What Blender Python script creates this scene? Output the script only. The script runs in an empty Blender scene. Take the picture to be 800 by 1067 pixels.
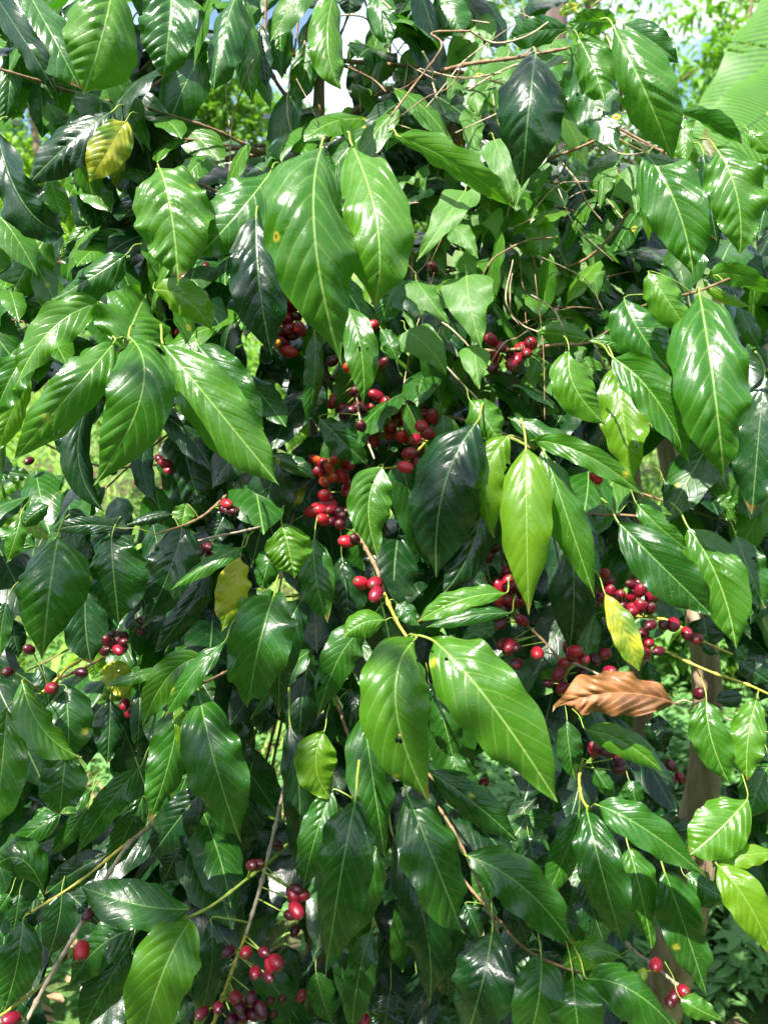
import bpy, math, random
import numpy as np
R = math.radians
rnd = random.Random(11)
rng = np.random.default_rng(5)
S = bpy.context.scene
COL = S.collection

# ------------------------------------------------------------------ camera
CAM = np.array([0.0, 0.0, 1.5]); PITCH = R(8); FOC = 400 / math.tan(R(27))
FW = np.array([0, math.cos(PITCH), -math.sin(PITCH)]); UP = np.array([0, math.sin(PITCH), math.cos(PITCH)]); RT = np.array([1.0, 0, 0])
cd = bpy.data.cameras.new('camera'); cam = bpy.data.objects.new('camera', cd); COL.objects.link(cam)
cam.location = CAM; cam.rotation_euler = (R(90) - PITCH, 0, 0)
cd.sensor_fit = 'HORIZONTAL'; cd.sensor_width = 36; cd.lens = 18 / math.tan(R(27)); cd.clip_end = 3000; cd.clip_start = .02
cd.dof.use_dof = True; cd.dof.focus_distance = .86; cd.dof.aperture_fstop = 9
S.camera = cam

def P(px, py, d):
    """point in the place seen at (px, py) of the 800 x 1067 photograph, d metres deep"""
    return CAM + FW * d + RT * ((px - 400) / FOC * d) - UP * ((py - 533.5) / FOC * d)
def proj(p):
    v = np.asarray(p) - CAM; d = v @ FW
    return 400 + (v @ RT) / d * FOC, 533.5 - (v @ UP) / d * FOC, d
def nz(v):
    return v / (np.linalg.norm(v, axis=-1, keepdims=True) + 1e-12)

# ------------------------------------------------------------------ materials
def node_mat(name):
    m = bpy.data.materials.new(name); m.use_nodes = True
    nt = m.node_tree; nt.nodes.clear()
    return m, nt, nt.nodes.new, nt.links.new
def math_node(nt, op, a, b=None, clamp=False):
    n = nt.nodes.new('ShaderNodeMath'); n.operation = op; n.use_clamp = clamp
    for i, v in enumerate((a, b)):
        if v is None: continue
        if isinstance(v, (int, float)): n.inputs[i].default_value = v
        else: nt.links.new(v, n.inputs[i])
    return n.outputs[0]
def sstep(nt, v, lo, hi, a=0.0, b=1.0):
    n = nt.nodes.new('ShaderNodeMapRange'); n.interpolation_type = 'SMOOTHSTEP'
    nt.links.new(v, n.inputs[0])
    for i, x in enumerate((lo, hi, a, b)): n.inputs[1 + i].default_value = x
    return n.outputs[0]
def mixc(nt, f, a, b):
    n = nt.nodes.new('ShaderNodeMix'); n.data_type = 'RGBA'
    if isinstance(f, (int, float)): n.inputs[0].default_value = f
    else: nt.links.new(f, n.inputs[0])
    for i, v in ((6, a), (7, b)):
        if isinstance(v, tuple): n.inputs[i].default_value = (*v, 1)
        else: nt.links.new(v, n.inputs[i])
    return n.outputs[2]
def noise(nt, co, scale, detail=3, rough=.55):
    n = nt.nodes.new('ShaderNodeTexNoise'); n.inputs['Scale'].default_value = scale
    n.inputs['Detail'].default_value = detail; n.inputs['Roughness'].default_value = rough
    if co is not None: nt.links.new(co, n.inputs['Vector'])
    return n.outputs[0]

NV = 9          # lateral vein pairs
def leaf_mat(name, base, young, vein, trans, rough=.27, tfac=.3, spots=0.0, patch=None, under=None, nv=NV, slope=.55, mottle=.5, lat=.3, latw=.13):
    m, nt, N, L = node_mat(name)
    tc = N('ShaderNodeTexCoord'); uv = N('ShaderNodeUVMap'); uv.uv_map = 'UVMap'
    sp = N('ShaderNodeSeparateXYZ'); L(uv.outputs[0], sp.inputs[0])
    ax = math_node(nt, 'ABSOLUTE', math_node(nt, 'SUBTRACT', sp.outputs[0], .5))
    mid = sstep(nt, ax, .005, .019, 1, 0)
    nlow = noise(nt, tc.outputs['Object'], 18, 2)
    s = math_node(nt, 'SUBTRACT', math_node(nt, 'MULTIPLY', sp.outputs[1], nv), math_node(nt, 'MULTIPLY', math_node(nt, 'MULTIPLY', ax, nv * slope), math_node(nt, 'ADD', ax, .72)))
    s = math_node(nt, 'ADD', s, math_node(nt, 'MULTIPLY', nlow, .35))
    fr = math_node(nt, 'FRACT', s)
    dd = math_node(nt, 'MINIMUM', fr, math_node(nt, 'SUBTRACT', 1.0, fr))
    latm = sstep(nt, dd, .015, latw, 1, 0)
    latm = math_node(nt, 'MULTIPLY', latm, sstep(nt, ax, .30, .5, 1, .2))
    oi = N('ShaderNodeObjectInfo')
    nm = noise(nt, tc.outputs['Object'], 32, 4, .6)
    f = math_node(nt, 'ADD', math_node(nt, 'MULTIPLY', oi.outputs['Random'], .8), math_node(nt, 'MULTIPLY', math_node(nt, 'SUBTRACT', nm, .4), mottle), True)
    c = mixc(nt, f, base, young)
    nf = noise(nt, tc.outputs['Object'], 420, 2)                      # fine cell texture
    c = mixc(nt, math_node(nt, 'MULTIPLY', nf, .22), c, tuple(x * .45 for x in base))
    if patch:                                                        # yellowing spreads between the veins
        pm = sstep(nt, math_node(nt, 'ADD', noise(nt, tc.outputs['Object'], 26, 3), math_node(nt, 'MULTIPLY', dd, .10)), .42, .66)
        c = mixc(nt, pm, c, patch)
    if spots:
        vo = N('ShaderNodeTexVoronoi'); vo.inputs['Scale'].default_value = 26; L(tc.outputs['Object'], vo.inputs['Vector'])
        jag = math_node(nt, 'ADD', vo.outputs['Distance'], math_node(nt, 'MULTIPLY', noise(nt, tc.outputs['Object'], 190, 3), .12))
        cs = N('ShaderNodeSeparateColor'); L(vo.outputs['Color'], cs.inputs[0])
        gate = math_node(nt, 'GREATER_THAN', cs.outputs[0], 1 - spots)
        c = mixc(nt, math_node(nt, 'MULTIPLY', gate, sstep(nt, jag, .13, .24, 1, 0)), c, (.36, .36, .03))
        c = mixc(nt, math_node(nt, 'MULTIPLY', gate, sstep(nt, jag, .10, .14, 1, 0)), c, (.16, .06, .02))
    vd = N('ShaderNodeTexVoronoi'); vd.inputs['Scale'].default_value = 330; L(tc.outputs['Object'], vd.inputs['Vector'])
    sc_ = N('ShaderNodeSeparateColor'); L(vd.outputs['Color'], sc_.inputs[0])
    speck = math_node(nt, 'MULTIPLY', math_node(nt, 'GREATER_THAN', sc_.outputs[1], .90), sstep(nt, vd.outputs['Distance'], .18, .34, 1, 0))
    speck = math_node(nt, 'MULTIPLY', speck, sstep(nt, noise(nt, tc.outputs['Object'], 22, 3), .48, .62))
    dust = sstep(nt, noise(nt, tc.outputs['Object'], 38, 6, .7), .52, .78, 0, .16)
    c = mixc(nt, math_node(nt, 'MAXIMUM', math_node(nt, 'MULTIPLY', speck, .55), dust), c, (.20, .22, .12))   # dried drops and dust
    tipm = math_node(nt, 'MULTIPLY', math_node(nt, 'GREATER_THAN', oi.outputs['Random'], .66), sstep(nt, math_node(nt, 'ADD', math_node(nt, 'ADD', sp.outputs[1], math_node(nt, 'MULTIPLY', nm, .12)), math_node(nt, 'MULTIPLY', ax, .25)), 1.0, 1.03))
    c = mixc(nt, tipm, c, (.15, .08, .025))                          # some tips have dried
    c = mixc(nt, math_node(nt, 'MULTIPLY', latm, lat*.38), c, vein)
    c = mixc(nt, math_node(nt, 'MULTIPLY', mid, .72), c, vein)
    geo = N('ShaderNodeNewGeometry')
    und = under or tuple(min(1, b * 1.3 + .03) for b in young)
    und = mixc(nt, math_node(nt, 'MAXIMUM', mid, math_node(nt, 'MULTIPLY', latm, .4)), und, tuple(min(1, x*1.1) for x in vein))
    c2 = mixc(nt, geo.outputs['Backfacing'], c, und)
    pb = N('ShaderNodeBsdfPrincipled'); L(c2, pb.inputs['Base Color'])
    ro = math_node(nt, 'ADD', sstep(nt, noise(nt, tc.outputs['Object'], 45, 5, .65), .34, .66, rough - .10, rough + .13), math_node(nt, 'MULTIPLY', geo.outputs['Backfacing'], .25))
    L(ro, pb.inputs['Roughness']); pb.inputs['IOR'].default_value = 1.54
    bp = N('ShaderNodeBump'); bp.inputs['Strength'].default_value = .35; bp.inputs['Distance'].default_value = .002
    hgt = math_node(nt, 'SUBTRACT', math_node(nt, 'ADD', math_node(nt, 'MULTIPLY', noise(nt, tc.outputs['Object'], 120, 3), .7), math_node(nt, 'MULTIPLY', nf, .12)),
                    math_node(nt, 'ADD', math_node(nt, 'MULTIPLY', latm, .25), math_node(nt, 'MULTIPLY', mid, .4)))
    L(hgt, bp.inputs['Height']); L(bp.outputs[0], pb.inputs['Normal'])
    tr = N('ShaderNodeBsdfTranslucent')
    tcol = mixc(nt, math_node(nt, 'MULTIPLY', f, .8), trans, tuple(min(1, x * 1.5) for x in trans))
    tcol = mixc(nt, math_node(nt, 'MULTIPLY', latm, .35), tcol, tuple(x * .5 for x in trans))
    if patch: tcol = mixc(nt, pm, tcol, (.7, .6, .04))
    L(tcol, tr.inputs[0])
    mx = N('ShaderNodeMixShader'); mx.inputs[0].default_value = tfac
    L(pb.outputs[0], mx.inputs[1]); L(tr.outputs[0], mx.inputs[2])
    out = N('ShaderNodeOutputMaterial'); L(mx.outputs[0], out.inputs[0])
    return m
M = {}
M['d'] = leaf_mat('coffee_leaf_old_and_shaded', (.004, .026, .006), (.008, .048, .007), (.12, .22, .07), (.03, .14, .008), rough=.29, tfac=.15, lat=.2)  # old leaf pigment; on shaded leaves this dark colour also paints the shade
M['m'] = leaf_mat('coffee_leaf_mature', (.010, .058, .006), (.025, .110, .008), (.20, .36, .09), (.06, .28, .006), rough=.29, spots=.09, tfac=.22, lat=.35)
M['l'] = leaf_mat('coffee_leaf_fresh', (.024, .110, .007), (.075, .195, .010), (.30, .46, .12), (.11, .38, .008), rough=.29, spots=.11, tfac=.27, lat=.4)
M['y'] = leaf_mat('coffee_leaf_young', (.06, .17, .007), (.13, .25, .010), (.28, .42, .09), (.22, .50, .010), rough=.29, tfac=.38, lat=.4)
M['Y'] = leaf_mat('coffee_leaf_yellowing', (.06, .16, .010), (.14, .24, .015), (.36, .40, .08), (.28, .42, .01), rough=.29, tfac=.34, patch=(.46, .44, .03), spots=.15)
M['v'] = leaf_mat('vine_leaf', (.045, .150, .014), (.085, .22, .025), (.24, .38, .10), (.22, .48, .02), rough=.55, tfac=.38, nv=5, slope=1.0, lat=.55)
M['b'] = leaf_mat('dead_leaf', (.14, .052, .014), (.32, .135, .038), (.34, .17, .07), (.3, .12, .03), rough=.55, tfac=.1, under=(.27, .14, .06), nv=9, lat=.5, mottle=2.2, spots=.2, patch=(.11, .042, .014))
M['far'] = leaf_mat('far_leaf', (.035, .11, .014), (.085, .21, .022), (.1, .2, .04), (.2, .45, .02), rough=.4, tfac=.35, lat=.1)
M['farlight'] = leaf_mat('far_light_leaf', (.08, .20, .018), (.17, .33, .03), (.2, .3, .06), (.3, .55, .03), rough=.45, tfac=.4, lat=.1)
M['grass'] = leaf_mat('grass_blade', (.08, .20, .02), (.19, .34, .04), (.2, .3, .08), (.3, .5, .03), rough=.45, tfac=.38, lat=.05)
M['herb'] = leaf_mat('herb_leaf', (.030, .105, .022), (.07, .19, .035), (.14, .26, .08), (.14, .38, .03), rough=.4, tfac=.3, nv=5, lat=.2)
M['banana'] = leaf_mat('banana_leaf', (.045, .15, .010), (.085, .22, .016), (.012, .06, .006), (.25, .5, .015), rough=.42, tfac=.35, nv=46, slope=.12, lat=2.2, latw=.42)

def plain(name, c1, c2, scale, rough=.7, bump=.3, stretch=None, dist=.002):
    m, nt, N, L = node_mat(name)
    tc = N('ShaderNodeTexCoord'); co = tc.outputs['Object']
    if stretch:
        mp = N('ShaderNodeMapping'); mp.inputs['Scale'].default_value = stretch; L(co, mp.inputs[0]); co = mp.outputs[0]
    n = noise(nt, co, scale, 6, .65)
    c = mixc(nt, sstep(nt, n, .32, .68), c1, c2)
    pb = N('ShaderNodeBsdfPrincipled'); L(c, pb.inputs['Base Color']); pb.inputs['Roughness'].default_value = rough
    bp = N('ShaderNodeBump'); bp.inputs['Strength'].default_value = bump; bp.inputs['Distance'].default_value = dist
    L(n, bp.inputs['Height']); L(bp.outputs[0], pb.inputs['Normal'])
    out = N('ShaderNodeOutputMaterial'); L(pb.outputs[0], out.inputs[0])
    return m
M['bark'] = plain('coffee_bark', (.10, .065, .04), (.26, .18, .11), 60, .85, .8, (1, 1, .25), .004)
M['twig'] = plain('brown_twig', (.14, .075, .035), (.30, .19, .10), 90, .7, .5)
M['greytwig'] = plain('grey_twig', (.20, .16, .11), (.40, .33, .23), 110, .8, .6)
M['green'] = plain('green_stem', (.13, .22, .03), (.26, .32, .05), 70, .45, .2)
M['yellowstem'] = plain('yellow_stem', (.30, .25, .03), (.46, .40, .07), 70, .45, .2)
M['drystem'] = plain('dry_vine_stem', (.26, .18, .11), (.52, .40, .27), 80, .7, .3)
M['wood'] = plain('weathered_wood', (.24, .155, .095), (.55, .42, .29), 22, .9, 1.0, (1, 1, .12), .012)
M['pseudostem'] = plain('banana_stem', (.06, .035, .03), (.17, .11, .085), 9, .7, .5, (1, 1, .25), .01)
M['stone'] = plain('pale_stone', (.26, .24, .22), (.48, .45, .42), 16, .9, .6, None, .01)
M['litter'] = plain('dry_litter', (.20, .12, .06), (.40, .28, .16), 40, .8, .3)

def cherry_mat(name, c1, c2, blush=None):
    m, nt, N, L = node_mat(name)
    tc = N('ShaderNodeTexCoord'); oi = N('ShaderNodeObjectInfo')
    n = noise(nt, tc.outputs['Object'], 1.6, 3)
    f = math_node(nt, 'ADD', math_node(nt, 'MULTIPLY', oi.outputs['Random'], .6), math_node(nt, 'MULTIPLY', math_node(nt, 'SUBTRACT', n, .35), .8), True)
    c = mixc(nt, f, c1, c2)
    sp = N('ShaderNodeSeparateXYZ'); L(tc.outputs['Object'], sp.inputs[0])
    if blush: c = mixc(nt, sstep(nt, math_node(nt, 'ADD', sp.outputs[2], math_node(nt, 'MULTIPLY', n, .5)), -.3, .9), c, blush)
    c = mixc(nt, sstep(nt, sp.outputs[2], -1.10, -1.02, 1, 0), c, (.09, .05, .025))       # the brown scar at the free end
    pb = N('ShaderNodeBsdfPrincipled'); L(c, pb.inputs['Base Color']); pb.inputs['Roughness'].default_value = .24
    L(sstep(nt, noise(nt, tc.outputs['Object'], 5, 4), .3, .75, .18, .42), pb.inputs['Roughness'])
    pb.inputs['Subsurface Weight'].default_value = .08; pb.inputs['Subsurface Radius'].default_value = (.004, .001, .001)
    pb.inputs['Subsurface Scale'].default_value = .3
    bp = N('ShaderNodeBump'); bp.inputs['Strength'].default_value = .12; bp.inputs['Distance'].default_value = .02
    L(noise(nt, tc.outputs['Object'], 7, 3), bp.inputs['Height']); L(bp.outputs[0], pb.inputs['Normal'])
    out = N('ShaderNodeOutputMaterial'); L(pb.outputs[0], out.inputs[0])
    return m
CM = {'r': cherry_mat('ripe_cherry_skin', (.46, .014, .024), (.30, .008, .022)),
      'c': cherry_mat('crimson_cherry_skin', (.25, .008, .020), (.13, .004, .018)),
      'd': cherry_mat('overripe_cherry_skin', (.085, .005, .014), (.035, .003, .010)),
      'o': cherry_mat('turning_cherry_skin', (.44, .05, .012), (.36, .02, .016), (.48, .20, .02)),
      'g': cherry_mat('unripe_cherry_skin', (.22, .32, .03), (.30, .36, .05))}

# ------------------------------------------------------------------ mesh helpers
def link(name, verts, faces, mat, parent=None, uv=None, smooth=True, mats=None, fmat=None):
    me = bpy.data.meshes.new(name)
    verts = np.asarray(verts, dtype=np.float32)
    if isinstance(faces, np.ndarray):
        k = faces.shape[1]; nf = len(faces)
        me.vertices.add(len(verts)); me.vertices.foreach_set('co', verts.ravel())
        me.loops.add(nf * k); me.loops.foreach_set('vertex_index', faces.astype(np.int32).ravel())
        me.polygons.add(nf); me.polygons.foreach_set('loop_start', np.arange(0, nf * k, k, dtype=np.int32))
        try: me.polygons.foreach_set('loop_total', np.full(nf, k, dtype=np.int32))
        except Exception: pass
        if uv is not None:
            ul = me.uv_layers.new(name='UVMap'); ul.data.foreach_set('uv', np.asarray(uv, dtype=np.float32)[faces.ravel()].ravel())
        me.update(calc_edges=True)
    else:
        me.from_pydata([tuple(map(float, v)) for v in verts], [], faces)
    for x in (mats or [mat]): me.materials.append(x)
    if fmat is not None: me.polygons.foreach_set('material_index', np.asarray(fmat, dtype=np.int32))
    if smooth: me.polygons.foreach_set('use_smooth', np.ones(len(me.polygons), dtype=bool))
    me.validate(); me.update()
    o = bpy.data.objects.new(name, me); COL.objects.link(o)
    if parent is not None: o.parent = parent
    return o
def tag(o, label=None, cat=None, group=None, kind=None):
    if label: o['label'] = label
    if cat: o['category'] = cat
    if group: o['group'] = group
    if kind: o['kind'] = kind
    return o
def empty(name, loc):
    o = bpy.data.objects.new(name, None); COL.objects.link(o); o.location = loc; o.empty_display_size = .05
    return o
class Off:
    """things keep their base at the Empty's place, so parts are stored relative to it"""
    def __init__(s, loc): s.loc = np.array(loc, dtype=float)
    def __call__(s, v): return np.asarray(v) - s.loc

PROF_T = np.array([0, .02, .06, .13, .22, .32, .44, .56, .68, .78, .86, .92, .965, 1])
PROF_W = np.array([.02, .13, .34, .63, .85, .965, 1.0, .99, .91, .745, .50, .27, .10, .004])
VINE_W = np.array([.30, .62, .86, .99, 1.0, .93, .80, .66, .50, .36, .24, .14, .06, .004])
STRAP_W = np.array([.5, .6, .7, .8, .9, .97, 1.0, .98, .90, .78, .62, .45, .26, .004])
def catmull(x, xs, ys):
    m = np.gradient(ys, xs); i = np.clip(np.searchsorted(xs, x, side='right') - 1, 0, len(xs) - 2)
    h = xs[i + 1] - xs[i]; t = (x - xs[i]) / h
    return (2*t**3-3*t**2+1)*ys[i] + (t**3-2*t**2+t)*h*m[i] + (-2*t**3+3*t**2)*ys[i+1] + (t**3-t**2)*h*m[i+1]
def leaf_geo(b, mpt, t, width, hint, roll=0.0, fold=.10, curl=.25, quilt=.05, wave=.05, twist=0.0, nv=NV, slope=.55, nu=20, nl=88, seed=0, prof=PROF_W, bias=0.0, shared=None):
    """one leaf blade: midrib is a curve through b, mpt, t; returns verts, quads, uv"""
    r = np.random.default_rng(seed)
    tt = np.linspace(0, 1, nl + 1); u = np.linspace(-1, 1, nu + 1)
    u = np.sign(u) * np.abs(u) ** .9
    c = 2 * mpt - (b + t) / 2
    Pm = ((1-tt)**2)[:, None]*b + (2*tt*(1-tt))[:, None]*c + (tt**2)[:, None]*t
    T = nz((2*(1-tt))[:, None]*(c-b) + (2*tt)[:, None]*(t-c))
    hint = np.asarray(hint, dtype=float)
    Sv = nz(np.cross(T, hint)); Nv = nz(np.cross(Sv, T))
    a = roll + twist * (tt - .4)
    Sr = Sv*np.cos(a)[:, None] + Nv*np.sin(a)[:, None]; Nr = Nv*np.cos(a)[:, None] - Sv*np.sin(a)[:, None]
    hw = width / 2
    wp = np.clip(catmull(np.clip(tt + bias*tt*(1-tt), 0, 1), PROF_T, prof), .003, None) * hw
    # irregular outline, different on the two sides
    ph = r.uniform(0, 6.28, 6)
    eL = 1 + .035*np.sin(tt*nv*6.28*.5+ph[0]) + .03*np.sin(tt*9+ph[1]); eR = 1 + .035*np.sin(tt*nv*6.28*.5+ph[2]) + .03*np.sin(tt*8+ph[3])
    W = np.where(u[None, :] < 0, (wp*eL)[:, None], (wp*eR)[:, None])
    x = u[None, :] * W; au = np.abs(u)[None, :]
    ax = np.abs(x) / width
    s = nv * (tt[:, None] - slope * ax * (.72 + ax)) + .25*np.where(u[None, :] < 0, 0, 1) * np.ones_like(x)
    f = s - np.floor(s)
    bul = np.sin(np.pi*f)**1.2
    amp = np.interp(s, np.arange(-8, nv+3), r.uniform(.15, 1.5, nv+11))          # every cell puckers differently
    bul = bul*amp*(.75 + .5*np.sin(x/hw*2.6 + tt[:, None]*11 + ph[3]))
    env = np.clip(au*3.2, 0, 1) * (1 - .55*au) * np.clip(tt*8, 0, 1)[:, None] * np.clip((1-tt)*6, 0, 1)[:, None]
    z = W * (fold*au*(1+.3*math.sin(ph[4])) - curl*au**2)
    z = z + hw*quilt*bul*env*(.75 + .5*r.random())
    z = z + hw*wave*(au**2.4)*(np.sin(tt*6.28*(2.2+1.6*r.random())+ph[5])[:, None]*np.where(u[None, :] < 0, 1.0, -.7) + .5*np.sin(tt*6.28*nv*.5+ph[1])[:, None])
    z = z + hw*.05*np.sin(x/hw*2.1+ph[2])*np.sin(tt*5+ph[3])[:, None]
    V = Pm[:, None, :] + Sr[:, None, :]*x[:, :, None] + Nr[:, None, :]*z[:, :, None]
    UV = np.stack([.5 + x/width, np.repeat(tt[:, None], nu+1, 1)], -1).reshape(-1, 2)
    i = np.arange(nl)[:, None]; j = np.arange(nu)[None, :]
    a0 = i*(nu+1)+j
    # wound so that the front face looks along Nr
    F = np.stack([a0, a0+1, a0+nu+2, a0+nu+1], -1).reshape(-1, 4)
    return V.reshape(-1, 3), F, UV
def tube_geo(pts, rad, n=8, sub=4, cap=True, knob=0.0, seed=0):
    pts = np.asarray(pts, dtype=float); k = len(pts)
    rad = np.asarray(rad, dtype=float) if np.ndim(rad) else np.full(k, float(rad))
    if len(rad) == 2 and k != 2: rad = np.linspace(rad[0], rad[1], k)
    L = np.concatenate([[0], np.cumsum(np.linalg.norm(np.diff(pts, axis=0), axis=1))]); L = L + np.arange(k)*1e-9
    tt = np.linspace(0, L[-1], (k-1)*sub+1)
    if k > 2: C = np.stack([catmull(tt, L, pts[:, q]) for q in range(3)], -1)
    else: C = pts[0] + (tt/L[-1])[:, None]*(pts[1]-pts[0])
    rr = np.interp(tt, L, rad)
    r = np.random.default_rng(seed)
    if knob: rr = rr * (1 + knob*(r.random(len(rr))-.3))
    if knob > .2:
        run = np.concatenate([[0], np.cumsum(np.linalg.norm(np.diff(C, axis=0), axis=1))])
        rr = rr*(1 + .55*np.exp(-(((run + .011*(seed % 3)) % .034 - .017)/.0028)**2))
    T = nz(np.gradient(C, axis=0)); ref = np.array([.31, .2, .93]) if abs(T[0] @ np.array([.31, .2, .93])) < .9 else np.array([1.0, 0, 0])
    A = nz(np.cross(T, ref)); B = np.cross(T, A)
    an = np.linspace(0, 2*math.pi, n, endpoint=False)
    V = C[:, None, :] + rr[:, None, None]*(A[:, None, :]*np.cos(an)[None, :, None] + B[:, None, :]*np.sin(an)[None, :, None])
    m = len(C); V = V.reshape(-1, 3)
    i = np.arange(m-1)[:, None]; j = np.arange(n)[None, :]; jn = (j+1) % n
    F = np.stack([i*n+j, i*n+jn, (i+1)*n+jn, (i+1)*n+j], -1).reshape(-1, 4)
    if cap:
        V = np.concatenate([V, C[:1]-T[:1]*rr[0]*.4, C[-1:]+T[-1:]*rr[-1]*.5])
        j = np.arange(n); jn = (j+1) % n; c0 = m*n; c1 = c0+1
        F = np.concatenate([F, np.stack([jn, j, np.full(n, c0), np.full(n, c0)], -1), np.stack([(m-1)*n+j, (m-1)*n+jn, np.full(n, c1), np.full(n, c1)], -1)])
        # degenerate quads become triangles by validate()
    return V, F, C
def tris_ok(F):
    return [tuple(dict.fromkeys(map(int, f))) for f in F]
def tube(name, pts, rad, mat, parent=None, off=None, n=8, sub=4, knob=0.0, seed=0):
    V, F, C = tube_geo(pts, rad, n, sub, True, knob, seed)
    return link(name, V if off is None else off(V), tris_ok(F), mat, parent)

# ------------------------------------------------------------------ the coffee bush: what the photograph shows of it
Z = 2.963
TILE = {'A': (0, 0), 'B': (265, 0), 'C': (530, 0), 'D': (0, 265), 'E': (265, 265), 'F': (530, 265), 'G': (0, 530), 'H': (265, 530), 'I': (530, 530), 'J': (0, 797), 'K': (265, 797), 'L': (530, 797)}
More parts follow.
